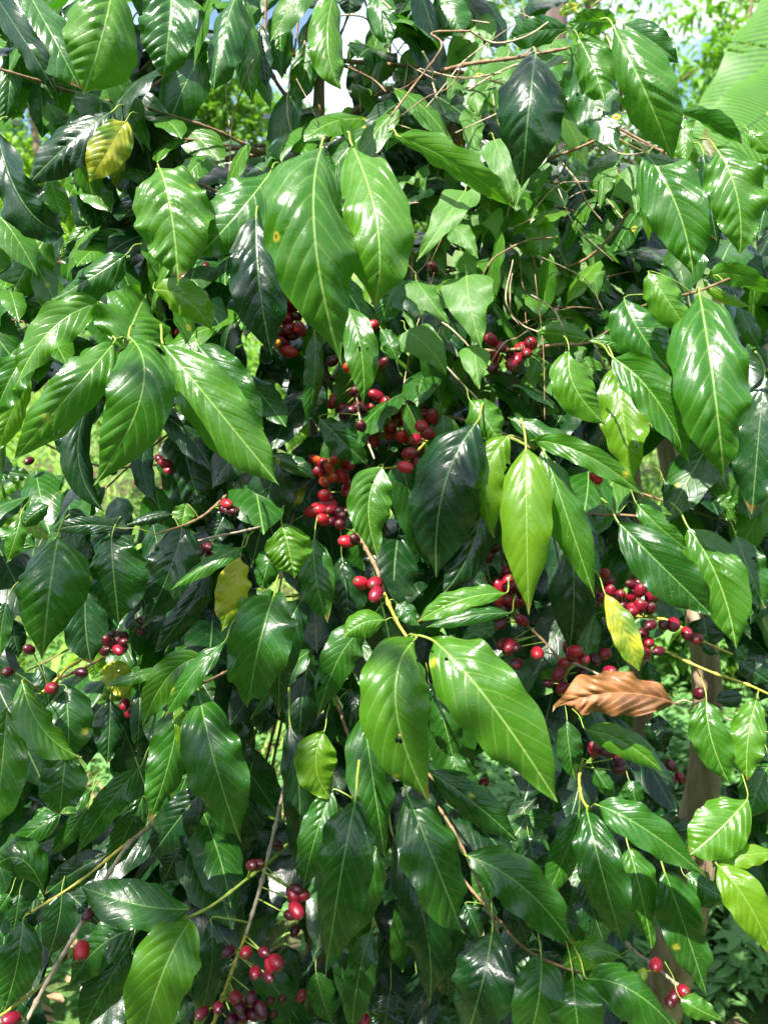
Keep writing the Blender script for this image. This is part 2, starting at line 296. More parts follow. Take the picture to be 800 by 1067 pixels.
# base x y, tip x y, width, depth, kind, then options: m = a point the midrib passes, r = roll, q = quilting, z = tip nearer(-)/farther(+), b = bulge towards the light, f = fold, h = holes (u, t, size)
LEAF = {
'A': [(350,-60,255,290,235,.80,'l',dict(q=.10)), (70,-60,250,275,150,.86,'m',dict(r=20)), (-20,-20,180,295,85,.84,'d',dict(r=-35)), (410,60,375,340,100,.93,'d',{}), (530,-60,505,240,185,.82,'m',dict(q=.09,f=.2)),
 (735,-30,660,280,112,.85,'m',dict(r=-25)), (742,-30,780,320,90,.87,'l',{}), (345,345,75,582,135,.86,'d',dict(r=-30,q=.11,m=(215,440))), (390,370,275,562,125,.855,'Y',{}), (490,515,548,880,250,.80,'l',dict(q=.1,m=(528,650))),
 (835,530,605,800,200,.82,'l',dict(m=(740,650),r=-15)), (430,735,178,805,95,.93,'d',dict(q=.1)), (-10,400,205,722,130,.78,'d',dict(r=-40,m=(70,620))), (30,170,10,390,75,.93,'m',{}), (120,250,130,425,82,.98,'m',{}), (85,250,35,370,62,1.0,'l',{}),
 (590,160,600,300,78,.98,'l',{}), (500,245,520,400,100,1.06,'y',{}), (540,250,592,480,62,1.08,'y',{}), (515,405,390,470,52,1.0,'m',{}), (560,450,490,530,62,1.0,'d',{}), (645,480,560,560,85,1.05,'y',{}), (240,470,300,732,105,.96,'d',dict(r=35)),
 (150,550,200,690,82,1.04,'l',{}), (215,590,215,722,46,1.08,'y',{}), (148,724,24,930,125,.92,'l',dict(h=[(.3,.3,.05),(-.35,.45,.07),(.6,.5,.08)],r=-15)), (275,700,180,805,55,.95,'l',{}), (700,570,640,610,30,.95,'d',{}), (470,240,400,380,62,.97,'m',dict(r=30)),
 (330,185,290,335,85,.97,'m',{}), (70,80,130,250,65,.94,'m',{}), (370,465,352,578,48,.94,'Y',{}), (350,555,330,716,34,.94,'d',dict(r=40)), (380,590,368,712,64,1.1,'y',{}), (20,-60,30,150,110,.92,'m',{}), (620,-70,600,60,120,.97,'d',{}), (130,-40,150,120,100,1.0,'m',{})],
'B': [(250,-40,265,275,112,.83,'l',dict(m=(225,130),r=15)), (205,455,265,1118,285,.72,'l',dict(m=(185,720),q=.09,b=.05)), (298,440,372,950,222,.75,'l',dict(m=(378,690),q=.09,b=.05)), (445,420,800,640,85,.79,'l',dict(m=(620,505),r=-40,b=.03)),
 (350,160,330,335,120,1.08,'d',{}), (380,-40,420,142,100,.88,'m',{}), (300,-70,290,52,95,.9,'d',{}), (20,70,42,275,62,.88,'d',{}), (80,20,85,245,92,1.0,'m',{}), (160,135,130,322,92,1.04,'m',{}), (460,-20,465,60,50,.95,'m',{}),
 (560,-25,645,112,125,.93,'m',{}), (605,60,465,135,112,1.04,'m',dict(q=.1)), (440,165,380,260,60,1.05,'m',{}), (190,330,120,440,80,1.0,'l',{}), (320,330,250,420,70,1.05,'y',{}), (470,560,530,690,80,.97,'m',{}), (560,570,690,640,70,.98,'m',{})],
'C': [(82,165,38,582,222,.77,'d',dict(m=(62,330),b=.045)), (215,112,296,312,135,.77,'l',dict(q=.09)), (325,85,507,502,178,.75,'l',dict(m=(425,290),q=.11,r=-12)), (195,165,337,468,155,.84,'m',dict(b=-.01)), (350,72,527,195,92,.84,'m',{}), (330,65,182,72,72,.80,'l',dict(r=20)),
 (180,90,-5,122,92,.86,'m',{}), (425,475,572,862,190,.77,'l',dict(m=(520,640),q=.08)), (428,480,432,748,55,.81,'y',{}), (640,458,712,788,175,.77,'l',dict(m=(705,600),r=12,q=.09)), (600,470,642,745,105,.88,'d',{}), (530,345,722,442,50,.83,'m',dict(r=-45)),
 (540,365,540,512,58,.86,'l',{}), (740,402,815,472,55,.86,'l',{}), (110,655,100,805,115,.90,'l',{}), (232,560,200,805,125,1.0,'d',{}), (200,280,212,452,74,1.0,'l',{}), (216,14,152,44,34,.9,'Y',{}), (380,420,470,492,62,1.0,'d',{}), (440,498,582,602,65,.88,'m',{}), (805,600,770,742,60,.9,'m',{}),
 (20,600,60,700,70,.98,'m',{}), (260,480,330,600,80,1.02,'m',{}), (300,650,360,800,80,1.0,'m',{}), (360,700,420,800,70,1.02,'d',{})],
'D': [(312,150,45,418,130,.81,'l',dict(m=(160,230),r=-15)), (385,288,452,122,248,.80,'l',dict(z=.06,b=.02)), (355,268,45,632,155,.73,'l',dict(q=.1,m=(225,420),b=.04)), (400,258,290,712,200,.72,'l',dict(m=(437,430),q=.07,b=.045)), (505,280,860,712,200,.74,'l',dict(m=(660,465),b=.02)),
 (610,280,815,540,135,.83,'m',{}), (322,370,322,795,95,.84,'d',dict(m=(240,600),r=15)), (95,288,-20,505,112,.84,'l',{}), (90,385,-10,612,90,.86,'y',{}), (478,108,658,242,118,.83,'y',dict(m=(580,140))), (790,-115,838,308,195,.79,'d',dict(m=(800,90))), (470,560,492,782,72,.9,'d',dict(m=(440,660))),
 (560,540,640,830,200,.95,'d',{}), (580,690,572,832,92,.94,'m',{}), (240,115,20,192,92,.94,'m',{}), (405,90,250,140,62,.94,'d',{}), (92,682,8,668,48,1.2,'m',{}), (200,680,90,792,62,1.2,'m',{}), (60,700,-10,745,40,1.2,'l',{}), (390,0,150,148,112,.86,'m',dict(r=-20,q=.09)), (60,285,-15,265,55,.92,'l',{}),
 (300,690,250,795,60,1.15,'l',{}), (200,520,215,640,70,.92,'d',{}), (720,560,700,760,120,.96,'d',{}), (480,480,600,560,90,.92,'d',{}), (760,600,790,760,90,.96,'d',{})],
'E': [(288,165,335,462,112,.83,'l',dict(m=(330,300),q=.08)), (20,330,150,522,150,1.0,'d',{}), (185,235,160,522,66,.90,'m',dict(r=20)), (200,505,352,652,92,.88,'m',{}), (395,657,380,936,145,.77,'l',dict(m=(352,780),h=[(.1,.2,.05)])), (690,515,562,1000,238,.77,'d',dict(m=(585,720),r=-10)),
 (715,560,575,1052,140,.80,'d',dict(m=(690,850),r=10)), (665,450,760,585,122,.79,'l',{}), (785,560,740,875,140,.78,'y',dict(m=(715,690))), (838,592,845,1108,168,.73,'y',dict(m=(840,830),q=.07)), (592,378,560,522,62,.93,'y',{}), (500,320,540,452,84,1.04,'m',{}), (50,618,187,692,62,.88,'m',{}), (132,675,105,785,80,.94,'Y',{}),
 (420,690,440,802,74,.95,'d',{}), (20,390,92,472,62,.97,'l',{}), (450,60,385,222,95,.80,'m',{}), (390,228,442,332,62,.9,'m',{}), (250,560,120,640,70,1.0,'m',{}), (60,760,30,870,70,.95,'m',{}), (620,560,700,480,80,1.0,'d',{}), (590,400,680,520,100,1.05,'d',{}), (150,330,250,420,60,1.1,'m',{})],
'F': [(588,120,662,694,232,.73,'l',dict(m=(632,400),q=.1,b=.045)), (430,55,562,252,115,.75,'l',dict(m=(490,140))), (355,138,492,357,172,.80,'m',dict(m=(405,240))), (320,318,552,640,142,.75,'l',dict(m=(450,440),q=.1)), (185,300,302,528,132,.77,'l',dict(m=(205,410),q=.07)), (330,345,382,704,152,.83,'y',dict(r=-10)),
 (250,262,82,238,82,.87,'l',{}), (405,300,245,265,52,.84,'l',{}), (90,300,60,522,190,.95,'d',{}), (0,505,302,622,74,.77,'m',dict(r=15)), (75,575,417,747,78,.74,'l',dict(m=(240,620),r=-10)), (105,600,265,1064,125,.75,'l',dict(m=(180,810),q=.07)), (165,725,185,1232,175,.84,'d',dict(m=(200,990))),
 (615,70,835,130,72,.78,'l',dict(m=(710,65),r=-25)), (600,80,747,162,36,.80,'y',dict(m=(660,130))), (710,160,772,292,64,.84,'m',{}), (790,370,750,805,165,.84,'d',{}), (640,745,700,830,70,.9,'l',{}), (380,765,505,805,55,.86,'l',{}), (480,700,560,800,60,.92,'m',{}), (-40,60,30,190,80,1.0,'m',{}), (220,60,250,180,60,1.05,'m',{}), (330,20,400,130,80,1.05,'m',{}), (560,440,600,560,70,.95,'d',{})],
'G': [(178,82,130,468,222,.74,'m',dict(m=(155,240),q=.08,b=.04)), (345,95,366,362,196,.75,'m',dict(m=(352,210),q=.07)), (562,58,440,372,158,.79,'d',dict(m=(525,190),q=.13,r=-12)), (650,180,474,447,95,.82,'d',dict(m=(580,310))), (752,120,528,252,58,.77,'l',dict(m=(660,160),r=-25)), (742,150,685,378,108,.79,'Y',dict(m=(720,250))),
 (370,60,150,70,62,.83,'d',{}), (270,215,282,482,142,.88,'d',{}), (300,430,290,522,62,.9,'y',{}), (845,270,765,608,198,.75,'m',dict(m=(800,420),b=.04)), (68,535,252,768,112,.73,'l',dict(m=(130,680),r=25)), (205,550,215,795,158,.77,'m',{}), (205,755,185,945,150,.79,'m',{}), (22,618,-15,995,150,.77,'l',{}),
 (622,458,440,672,112,.76,'l',dict(m=(520,520),q=.08)), (692,413,508,645,76,.74,'m',dict(r=-25,m=(590,520))), (500,498,328,547,44,.76,'l',{}), (545,590,562,757,42,.75,'y',{}), (613,568,742,1030,185,.74,'m',dict(m=(665,790),q=.06,b=.04)), (558,592,458,965,140,.77,'m',dict(m=(520,790))), (340,590,330,792,102,.9,'d',{}),
 (20,290,0,462,66,.80,'m',{}), (62,28,20,168,64,.82,'l',{}), (150,-10,60,60,62,.85,'m',{}), (575,-15,560,62,74,.86,'l',{}), (530,18,388,52,44,.86,'d',{}), (340,470,400,592,92,.92,'Y',{}), (130,480,150,610,80,.9,'d',{}), (40,340,60,460,80,.95,'d',{}), (600,300,560,430,90,.95,'d',{}), (430,560,420,750,60,.92,'d',{}), (110,120,-10,60,70,.85,'m',{}), (700,0,650,110,90,.95,'d',{}), (640,380,640,480,80,.95,'d',{})],
'H': [(85,50,122,214,158,.77,'y',dict(q=.11)), (185,95,226,352,118,.81,'m',dict(m=(190,210))), (270,150,292,382,124,.88,'d',dict(q=.1)), (150,280,75,642,124,.81,'d',dict(m=(90,420))), (345,370,194,652,122,.78,'m',dict(m=(262,460))), (402,345,270,402,98,.74,'l',dict(m=(330,355))),
 (500,400,542,914,228,.70,'l',dict(m=(435,600),q=.06,b=.04,h=[(-.45,.12,.10),(.1,.68,.05)])), (553,408,935,905,245,.71,'l',dict(m=(720,590),q=.06,b=.03,h=[(.25,.06,.035),(.15,.18,.03)])), (775,262,500,352,80,.73,'l',dict(m=(630,285),r=-20)), (790,322,528,368,56,.78,'m',{}), (440,293,512,362,66,.78,'m',{}),
 (160,510,140,732,114,.87,'d',{}), (335,640,402,1075,160,.77,'m',dict(m=(370,860),r=15)), (215,690,240,898,145,.76,'y',dict(m=(190,800))), (560,560,622,802,114,.85,'m',{}), (450,60,440,392,200,.95,'d',{}), (702,160,640,282,92,.9,'d',{}), (752,358,640,402,64,.86,'m',{}), (60,100,20,260,90,.9,'m',{}), (540,540,590,660,70,.9,'d',{}), (60,560,20,700,100,.93,'d',{}), (300,560,310,720,90,.92,'d',{})],
'I': [(340,45,622,324,165,.73,'m',dict(m=(485,190),q=.07)), (555,60,702,434,178,.77,'l',dict(m=(650,230),q=.13)), (700,80,792,312,120,.83,'m',{}), (395,-15,562,132,74,.75,'l',{}), (298,265,402,502,88,.75,'Y',dict(m=(360,390))), (610,588,682,852,128,.75,'l',dict(m=(625,710))), (765,588,735,840,110,.78,'l',{}), (712,470,815,545,74,.80,'d',{}),
 (722,578,638,590,62,.84,'d',{}), (600,420,645,452,36,.86,'d',{}), (600,330,620,436,135,.88,'d',{}), (240,685,475,812,94,.77,'l',dict(m=(350,720))), (180,655,205,840,88,.79,'m',{}), (265,330,230,502,74,.87,'l',{}), (40,340,50,480,80,.92,'d',{}), (310,340,340,500,90,.93,'d',{}), (700,430,740,470,60,.9,'m',{}), (460,640,480,760,90,.95,'d',{}), (430,470,460,570,60,.95,'m',{}), (790,200,760,330,80,.88,'d',{}), (80,420,130,560,70,.9,'l',{}), (530,440,540,520,40,.95,'l',{})],
'J': [(432,10,238,272,95,.83,'m',dict(m=(330,130),q=.09)), (442,98,330,332,95,.86,'m',dict(q=.1)), (635,68,463,292,135,.80,'d',{}), (135,388,-25,325,125,.77,'m',dict(m=(60,290),q=.1)), (332,278,138,402,104,.87,'d',{}), (582,447,248,376,150,.69,'m',dict(m=(420,430),q=.03,b=.02)), (588,484,425,905,205,.69,'l',dict(m=(500,650),q=.06,b=.03)),
 (650,478,600,835,88,.76,'d',dict(m=(650,640))), (72,480,10,765,135,.74,'m',{}), (412,510,208,695,135,.78,'m',dict(q=.13,m=(300,570))), (402,560,248,835,135,.80,'m',dict(q=.13)), (190,150,0,302,84,.84,'m',dict(q=.1)), (270,130,148,284,64,.85,'m',{}), (190,395,150,592,112,.85,'d',{}), (760,80,702,334,165,.94,'d',{}), (50,680,-5,772,64,.8,'m',{}), (660,350,640,524,112,.9,'d',{}),
 (560,240,500,374,112,.9,'d',{}), (740,580,700,745,120,.88,'d',{}), (30,400,-20,480,60,.85,'m',{}), (280,80,190,140,60,.9,'m',{}), (60,400,40,520,80,.88,'d',{}), (720,350,760,520,100,.95,'d',{}), (560,560,590,720,80,.85,'d',{}), (80,0,70,110,60,.95,'d',{})],
'K': [(312,108,215,660,185,.70,'m',dict(m=(268,340),q=.07,b=.04,r=-12)), (240,78,150,385,116,.76,'m',dict(m=(190,220),q=.09)), (468,84,642,518,192,.71,'m',dict(m=(560,310),q=.09,b=.03)), (540,22,815,242,118,.75,'m',dict(m=(680,120),q=.07)), (428,220,540,745,155,.78,'d',dict(m=(525,480))), (380,250,270,562,134,.80,'m',{}), (362,508,300,835,104,.84,'m',{}),
 (110,-125,130,356,116,.80,'d',{}), (735,508,650,860,205,.73,'d',dict(m=(700,690),q=.09,b=.04)), (650,280,995,575,165,.74,'m',dict(m=(830,380),q=.06)), (520,380,572,704,134,.88,'d',{}), (420,700,400,835,124,.9,'d',{}), (270,540,292,745,64,.86,'d',{}), (600,-40,692,115,94,.85,'m',{}), (650,430,700,540,90,.86,'d',{}), (500,640,560,760,90,.95,'d',{}), (190,640,240,800,90,.95,'m',{}), (600,560,600,720,90,.9,'d',{}), (0,330,60,440,70,1.0,'m',{}), (100,560,140,700,70,1.0,'d',{})],
'L': [(216,145,108,422,98,.78,'m',dict(r=20)), (240,140,352,558,152,.72,'m',dict(m=(290,340),q=.1,b=.03)), (275,125,608,347,124,.71,'m',dict(m=(430,205),q=.05)), (370,258,440,568,132,.78,'l',dict(q=.06,bias=.4)), (480,330,612,715,146,.77,'m',dict(m=(545,510))), (735,108,553,282,165,.75,'l',dict(m=(650,200),q=.08)), (545,345,682,425,114,.80,'m',{}), (645,312,815,592,135,.73,'y',dict(m=(740,430))), (640,285,822,268,74,.74,'y',{}),
 (230,350,302,572,114,.82,'d',{}), (170,622,355,600,94,.73,'l',dict(m=(260,575))), (240,662,525,835,155,.69,'m',dict(m=(380,700),b=.03)), (198,658,225,885,175,.70,'m',dict(b=.03)), (100,598,62,855,165,.71,'m',dict(b=.03)), (530,722,662,792,74,.71,'l',{}), (60,215,92,404,124,.9,'d',{}), (430,160,562,252,114,.87,'d',{}), (140,170,40,160,64,.95,'m',{}), (370,45,392,142,74,.87,'m',{}), (265,15,330,110,60,.85,'m',{}),
 (420,40,520,165,90,.92,'d',{}), (290,635,405,682,74,.77,'m',{}), (805,-5,738,172,118,.84,'m',{}), (100,580,170,690,80,.78,'d',{}), (0,420,60,560,90,.9,'d',{}), (160,330,140,470,70,.92,'d',{})],
}
# polylines in photograph pixels, depth and radius in pixels at that depth
BR = [
 ('twig', [(334,150),(390,100),(430,84),(480,68),(535,60),(590,50)], [1.04,.98,.94,.9,.86,.83], (4, 2.2)),
 ('twig', [(332,160),(275,158),(219,133),(155,113)], [1.03,.98,.94,.92], (3.2, 1.8)),
 ('twig', [(330,165),(268,158),(209,146),(135,145)], [1.03,1.0,.97,.95], (2.6, 1.4)),
 ('twig', [(334,140),(305,108),(285,80),(276,-20)], [1.04,1.0,.97,.95], (4, 2)),
 ('twig', [(200,120),(83,98),(28,80),(-20,66)], [1.02,.92,.88,.86], (2.8, 2)),
 ('twig', [(430,335),(474,361),(535,364),(580,359),(615,356),(640,340)], [.98,.94,.90,.87,.85,.84], (3.4, 2)),
 ('twig', [(335,385),(370,440),(410,455),(435,460),(450,452)], [1.06,.97,.92,.9,.88], (3, 2)),
 ('drystem', [(372,300),(368,383),(376,440),(390,478)], [1.0,.92,.89,.86], (1.6, 1.6)),
 ('yellowstem', [(447,457),(415,486),(400,488),(392,490)], [.9,.85,.83,.81], (1.8, 1.4)),
 ('twig', [(330,440),(338,480),(345,520),(355,552)], [1.05,.93,.9,.88], (2.6, 2)),
 ('twig', [(360,480),(376,562),(392,592),(400,618)], [1.0,.86,.82,.79], (3.2, 3)),
 ('yellowstem', [(400,618),(408,636),(416,652),(424,664)], [.79,.76,.74,.73], (3, 2.4)),
 ('greytwig', [(330,60),(352,40),(372,-10)], [1.05,1.0,.95], (2.4, 1.5)),
 ('twig', [(520,520),(620,536),(678,543),(700,560)], [1.0,.86,.82,.82], (2.4, 1.6)),
 ('yellowstem', [(600,620),(658,641),(699,648),(732,668),(763,682)], [.98,.87,.84,.83,.82], (2.6, 1.6)),
 ('yellowstem', [(640,640),(692,678),(740,700),(780,714),(806,726)], [.95,.84,.81,.79,.79], (2.4, 2)),
 ('greytwig', [(600,715),(705,734),(760,750),(806,765)], [.84,.80,.80,.80], (1.5, 1.1)),
 ('twig', [(500,600),(530,635),(570,672),(585,690)], [1.0,.88,.84,.82], (2.2, 2)),
 ('greytwig', [(592,725),(590,700),(597,692),(628,705)], [.9,.85,.83,.82], (2.4, 2)),
 ('greytwig', [(162,858),(128,888),(111,915),(81,969),(51,1020),(20,1080)], [.84,.78,.76,.74,.73,.72], (3, 3.6)),
 ('yellowstem', [(162,857),(121,888),(88,915),(50,940),(27,954)], [.84,.78,.76,.75,.75], (2.6, 1.7)),
 ('green', [(300,880),(263,912),(206,952),(190,958)], [.86,.75,.71,.70], (2.6, 2)),
 ('greytwig', [(300,800),(287,860),(270,929),(256,975)], [.92,.82,.77,.76], (2.8, 3)),
 ('yellowstem', [(256,975),(246,1000),(232,1040),(218,1080)], [.76,.755,.75,.75], (2.6, 3)),
 ('yellowstem', [(60,1005),(43,1027),(20,1045),(-10,1066)], [.74,.74,.74,.74], (2.2, 2.4)),
 ('yellowstem', [(606,790),(604,821),(608,836),(614,844)], [.82,.77,.75,.74], (2.2, 2)),
 ('greytwig', [(640,960),(663,993),(690,1014),(712,1033),(750,1075)], [.86,.78,.76,.75,.74], (3, 3)),
 ('twig', [(300,480),(245,508),(202,543),(162,557)], [1.05,.92,.86,.83], (2.4, 1.8)),
 ('greytwig', [(290,545),(250,554),(206,564),(190,572)], [1.0,.84,.82,.8], (2, 1.5)),
 ('twig', [(120,345),(37,337),(0,332),(-20,330)], [1.02,.95,.93,.93], (2.2, 2)),
 ('twig', [(240,478),(170,484),(115,487),(40,460)], [1.1,1.05,1.05,1.08], (2.2, 1.4)),
 ('twig', [(140,640),(120,660),(100,690),(60,708)], [1.0,.92,.84,.80], (2.2, 2)),
 ('yellowstem', [(84,688),(66,700),(52,715),(44,722)], [.84,.80,.78,.77], (2.6, 2.2)),
 ('twig', [(310,520),(300,560),(290,622)], [1.05,.88,.80], (2.4, 2)),
 ('green', [(130,352),(134,354),(126,352),(118,354)], [.95,.82,.78,.76], (2.4, 2)),
 ('twig', [(320,590),(300,660),(255,690),(206,715)], [1.06,.95,.85,.77], (2.6, 2)),
 ('twig', [(330,620),(345,710),(372,800),(372,836)], [1.06,.93,.84,.76], (2.6, 2)),
 ('twig', [(335,640),(400,740),(440,800),(470,830)], [1.06,.93,.82,.76], (2.6, 2)),
 ('twig', [(335,660),(430,800),(480,880),(520,975)], [1.08,.96,.86,.77], (2.6, 2)),
 ('twig', [(335,680),(440,860),(520,960),(566,1000),(606,1015)], [1.1,.96,.84,.76,.74], (2.6, 2)),
 ('twig', [(336,230),(450,210),(560,170),(640,130),(640,40)], [1.06,1.0,.94,.88,.80], (2.6, 2)),
 ('twig', [(336,320),(480,280),(610,270),(680,180),(700,140)], [1.06,1.0,.94,.86,.80], (2.6, 2)),
 ('twig', [(640,330),(690,312),(728,303),(760,290)], [.9,.82,.76,.78], (2.2, 2)),
 ('twig', [(335,420),(450,430),(520,450),(556,468)], [1.06,.96,.86,.78], (2.6, 2)),
 ('twig', [(336,240),(240,205),(180,180),(165,176)], [1.06,.96,.86,.82], (2.6, 1.8)),
 ('twig', [(336,-40),(240,-45),(120,-40),(20,-30)], [1.05,.92,.86,.88], (2.4, 2)),
]
CH = {
'D': [(635,38,'d'),(140,188,'r'),(97,250,'c'),(585,248,'c'),(560,240,'c'),(90,638,'d'),(360,650,'d'),(375,640,'d'),(350,670,'d'),(510,645,'c'),(515,670,'c'),(420,635,'d'),(430,700,'d'),(490,630,'d'),(700,770,'r'),(690,785,'d'),(720,790,'d')],
'E': [(106,300,'r'),(80,242,'c'),(112,230,'c'),(98,195,'c'),(85,165,'d'),(132,192,'d'),(107,145,'r'),(85,270,'c'),(75,200,'c'),(120,250,'d'),(245,455,'c'),(272,475,'c'),(305,495,'c'),(352,500,'c'),(310,425,'d'),(376,435,'c'),(408,467,'c'),(445,487,'c'),(420,536,'c'),(440,518,'r'),(452,562,'r'),(515,530,'r'),(522,497,'c'),(495,572,'c'),(478,615,'c'),(467,657,'r'),(534,552,'c'),(485,460,'d'),(400,335,'d'),(330,530,'d'),
  (212,645,'c'),(248,635,'o'),(288,650,'r'),(217,702,'o'),(243,690,'o'),(215,745,'r'),(228,772,'c'),(268,685,'r'),(205,790,'r'),(260,797,'d'),(230,660,'o'),(200,672,'c'),(360,222,'r'),(600,255,'c'),(580,235,'r'),(730,263,'c'),(762,285,'c'),(738,350,'d'),(705,320,'d'),(690,305,'d'),(615,310,'d'),(550,40,'d'),(318,375,'o'),(290,350,'o'),(550,185,'g'),(50,510,'d'),(75,535,'d'),(45,540,'d'),(100,530,'d'),(130,525,'r'),(95,555,'d'),(240,330,'d'),(350,215,'r'),(570,520,'r')],
'F': [(68,275,'c'),(55,305,'c'),(27,322,'c'),(270,690,'r'),(8,340,'c')],
'G': [(700,2,'d'),(715,8,'d'),(615,130,'d'),(640,120,'d'),(605,160,'d'),(650,150,'d'),(440,350,'d'),(330,410,'d'),(350,390,'d'),(380,425,'d'),(325,440,'d'),(345,425,'d'),(250,505,'d'),(90,435,'d'),(25,505,'d'),(385,605,'c'),(400,627,'c'),(160,555,'c')],
'H': [(285,102,'r'),(330,230,'r'),(372,232,'c'),(375,265,'c'),(212,35,'r'),(270,25,'d'),(310,95,'d'),(240,5,'c'),(240,40,'d'),(265,50,'d'),(280,10,'d'),(725,150,'d'),(745,122,'d'),(775,210,'c'),(755,242,'c'),(790,242,'c'),(765,287,'r'),(787,287,'c'),(770,420,'c'),(785,427,'c'),(743,232,'c'),(650,695,'c')],
'I': [(10,245,'c'),(35,258,'d'),(15,290,'c'),(40,345,'c'),(5,425,'c'),(25,480,'d'),(88,447,'r'),(172,477,'c'),(202,452,'c'),(232,465,'c'),(155,510,'c'),(165,555,'c'),(312,502,'c'),(310,228,'c'),(312,255,'c'),(343,268,'c'),(378,273,'c'),(405,253,'c'),(405,302,'c'),(384,315,'c'),(378,235,'d'),(295,200,'r'),(438,360,'d'),(432,412,'c'),(418,447,'c'),(508,358,'c'),(550,387,'c'),(580,402,'c'),(440,545,'d'),(588,572,'d'),(415,385,'d'),(462,440,'d'),(480,360,'d'),(262,745,'c'),(340,782,'d'),(500,790,'d'),(305,755,'d'),(25,430,'d'),(205,440,'r'),(30,290,'c'),(355,300,'d')],
'J': [(272,465,'d'),(252,575,'r'),(35,787,'c'),(778,312,'d'),(705,577,'d'),(760,580,'c'),(740,750,'d'),(715,790,'d'),(780,770,'d'),(745,772,'d')],
'K': [(72,250,'d'),(10,310,'d'),(705,58,'c',.98),(130,385,'d'),(125,420,'d'),(110,465,'d'),(130,450,'c'),(130,510,'d'),(30,580,'d'),(85,725,'d'),(50,730,'d'),(45,655,'d'),(145,715,'c'),(20,760,'d'),(60,772,'d'),(340,797,'c'),(150,405,'d')],
'L': [(455,620,'c'),(410,650,'g'),(538,700,'c'),(500,732,'d'),(530,40,'c'),(500,47,'c'),(500,5,'d'),(340,15,'d'),(357,17,'d'),(515,715,'d')],
}
def dd(d): return .74 + (d - .70) * 1.35
SC_R = 1 / FOC
base_loc = np.array([P(335, 500, dd(1.05))[0], P(335, 500, dd(1.05))[1] + .1, 0.0])
bush = empty('coffee_bush', base_loc); OFF = Off(base_loc)
tag(bush, 'tall coffee bush with drooping glossy green leaves and clusters of red cherries filling the view', 'coffee bush')

stem_px = [(334,-260,1.02),(334,-30,1.04),(333,60,1.05),(332,150,1.06),(336,260,1.08),(333,390,1.09),(330,480,1.10),(322,620,1.12)]
stem_pts = [P(x, y, dd(d)) for x, y, d in stem_px]
stem_pts += [np.array([stem_pts[-1][0], base_loc[1] - .02, .6]), base_loc + np.array([0, 0, -.03])]
tube('trunk', stem_pts[::-1], np.array([.024,.020,.0165,.0155,.0145,.0125,.010,.0075,.0065,.004]), M['bark'], bush, OFF, n=12, sub=10, knob=.14, seed=3)
second = [P(410,330,dd(1.12)), P(404,400,dd(1.12)), P(398,520,dd(1.13)), P(385,700,dd(1.15)), base_loc + np.array([.06,.03,-.02])]
tube('trunk', second, np.array([.006,.009,.011,.013,.018]), M['bark'], bush, OFF, n=10, sub=10, knob=.14, seed=4)

branches = []
for i, (mk, pts, ds, (r0, r1)) in enumerate(BR):
    pw = [P(x, y, dd(d)) for (x, y), d in zip(pts, ds)]
    rad = [(r0 + (r1 - r0) * k / (len(pw) - 1)) * .62 * SC_R * dd(ds[k]) for k in range(len(pw))]
    o = tube('branch', pw, np.array(rad), M[mk], bush, OFF, n=8, sub=22, knob=.22, seed=i)
    V, F, C = tube_geo(pw, np.array(rad), 4, 7)
    branches.append((o, C))
BC = np.concatenate([c for _, c in branches]); BI = np.concatenate([np.full(len(c), k) for k, (_, c) in enumerate(branches)])
def nearest(p):
    k = int(np.argmin(np.linalg.norm(BC - p, axis=1))); return branches[BI[k]][0], BC[k], float(np.linalg.norm(BC[k] - p))

def join_geo(parts):
    V = []; F = []; n = 0; fm = []
    for (v, f, k) in parts:
        V.append(v); F += [tuple(int(q) + n for q in dict.fromkeys(map(int, x))) for x in f]; fm += [k] * len(f); n += len(v)
    return np.concatenate(V), F, fm
class Uv: pass
def make_leaf(b, mp, t, width, kind, parent, off, hint, name='leaf', holes=(), petiole=True, attach=None, pmat=None, prof=PROF_W, **kw):
    V, F, UVs = leaf_geo(b, mp, t, width, hint, prof=prof, **kw)
    if holes:
        cu = (UVs[F].mean(1)[:, 0] - .5) * 2; ct = UVs[F].mean(1)[:, 1]; keep = np.ones(len(F), bool)
        for (hu, ht, hs) in holes:
            an = np.arctan2((ct-ht)*2, cu-hu); rr = hs * (1 + .3*np.sin(3*an+hu*9) + .25*np.sin(5*an+ht*11))
            keep &= np.hypot((cu-hu)*1.0, (ct-ht)*2.0) > rr
        F = F[keep]
    fm = np.zeros(len(F)); mats = [M[kind]]
    if petiole:
        T0 = nz((2*mp-(b+t)/2) - b); Ln = float(np.linalg.norm(t-b))
        if attach is not None: q = attach
        else: q = b - T0*Ln*.12 + np.array([0, .03, .012])
        mid = (b+q)/2 + np.array([0, -.002, .004])
        pv, pf, _ = tube_geo([b + T0*Ln*.05 - 0.0006*hint, b, mid, q], np.array([.0006, .0011, .0011, .0014]) * min(1.3, max(.5, Ln/.14)), 6, 3, cap=False)
        F = np.concatenate([F, pf + len(V)]); V = np.concatenate([V, pv])
        UVs = np.concatenate([UVs, np.full((len(pv), 2), .5)]); fm = np.concatenate([fm, np.ones(len(pf))]); mats.append(M[pmat or 'green'])
    return link(name, off(V), F, None, parent, uv=UVs, mats=mats, fmat=fm)

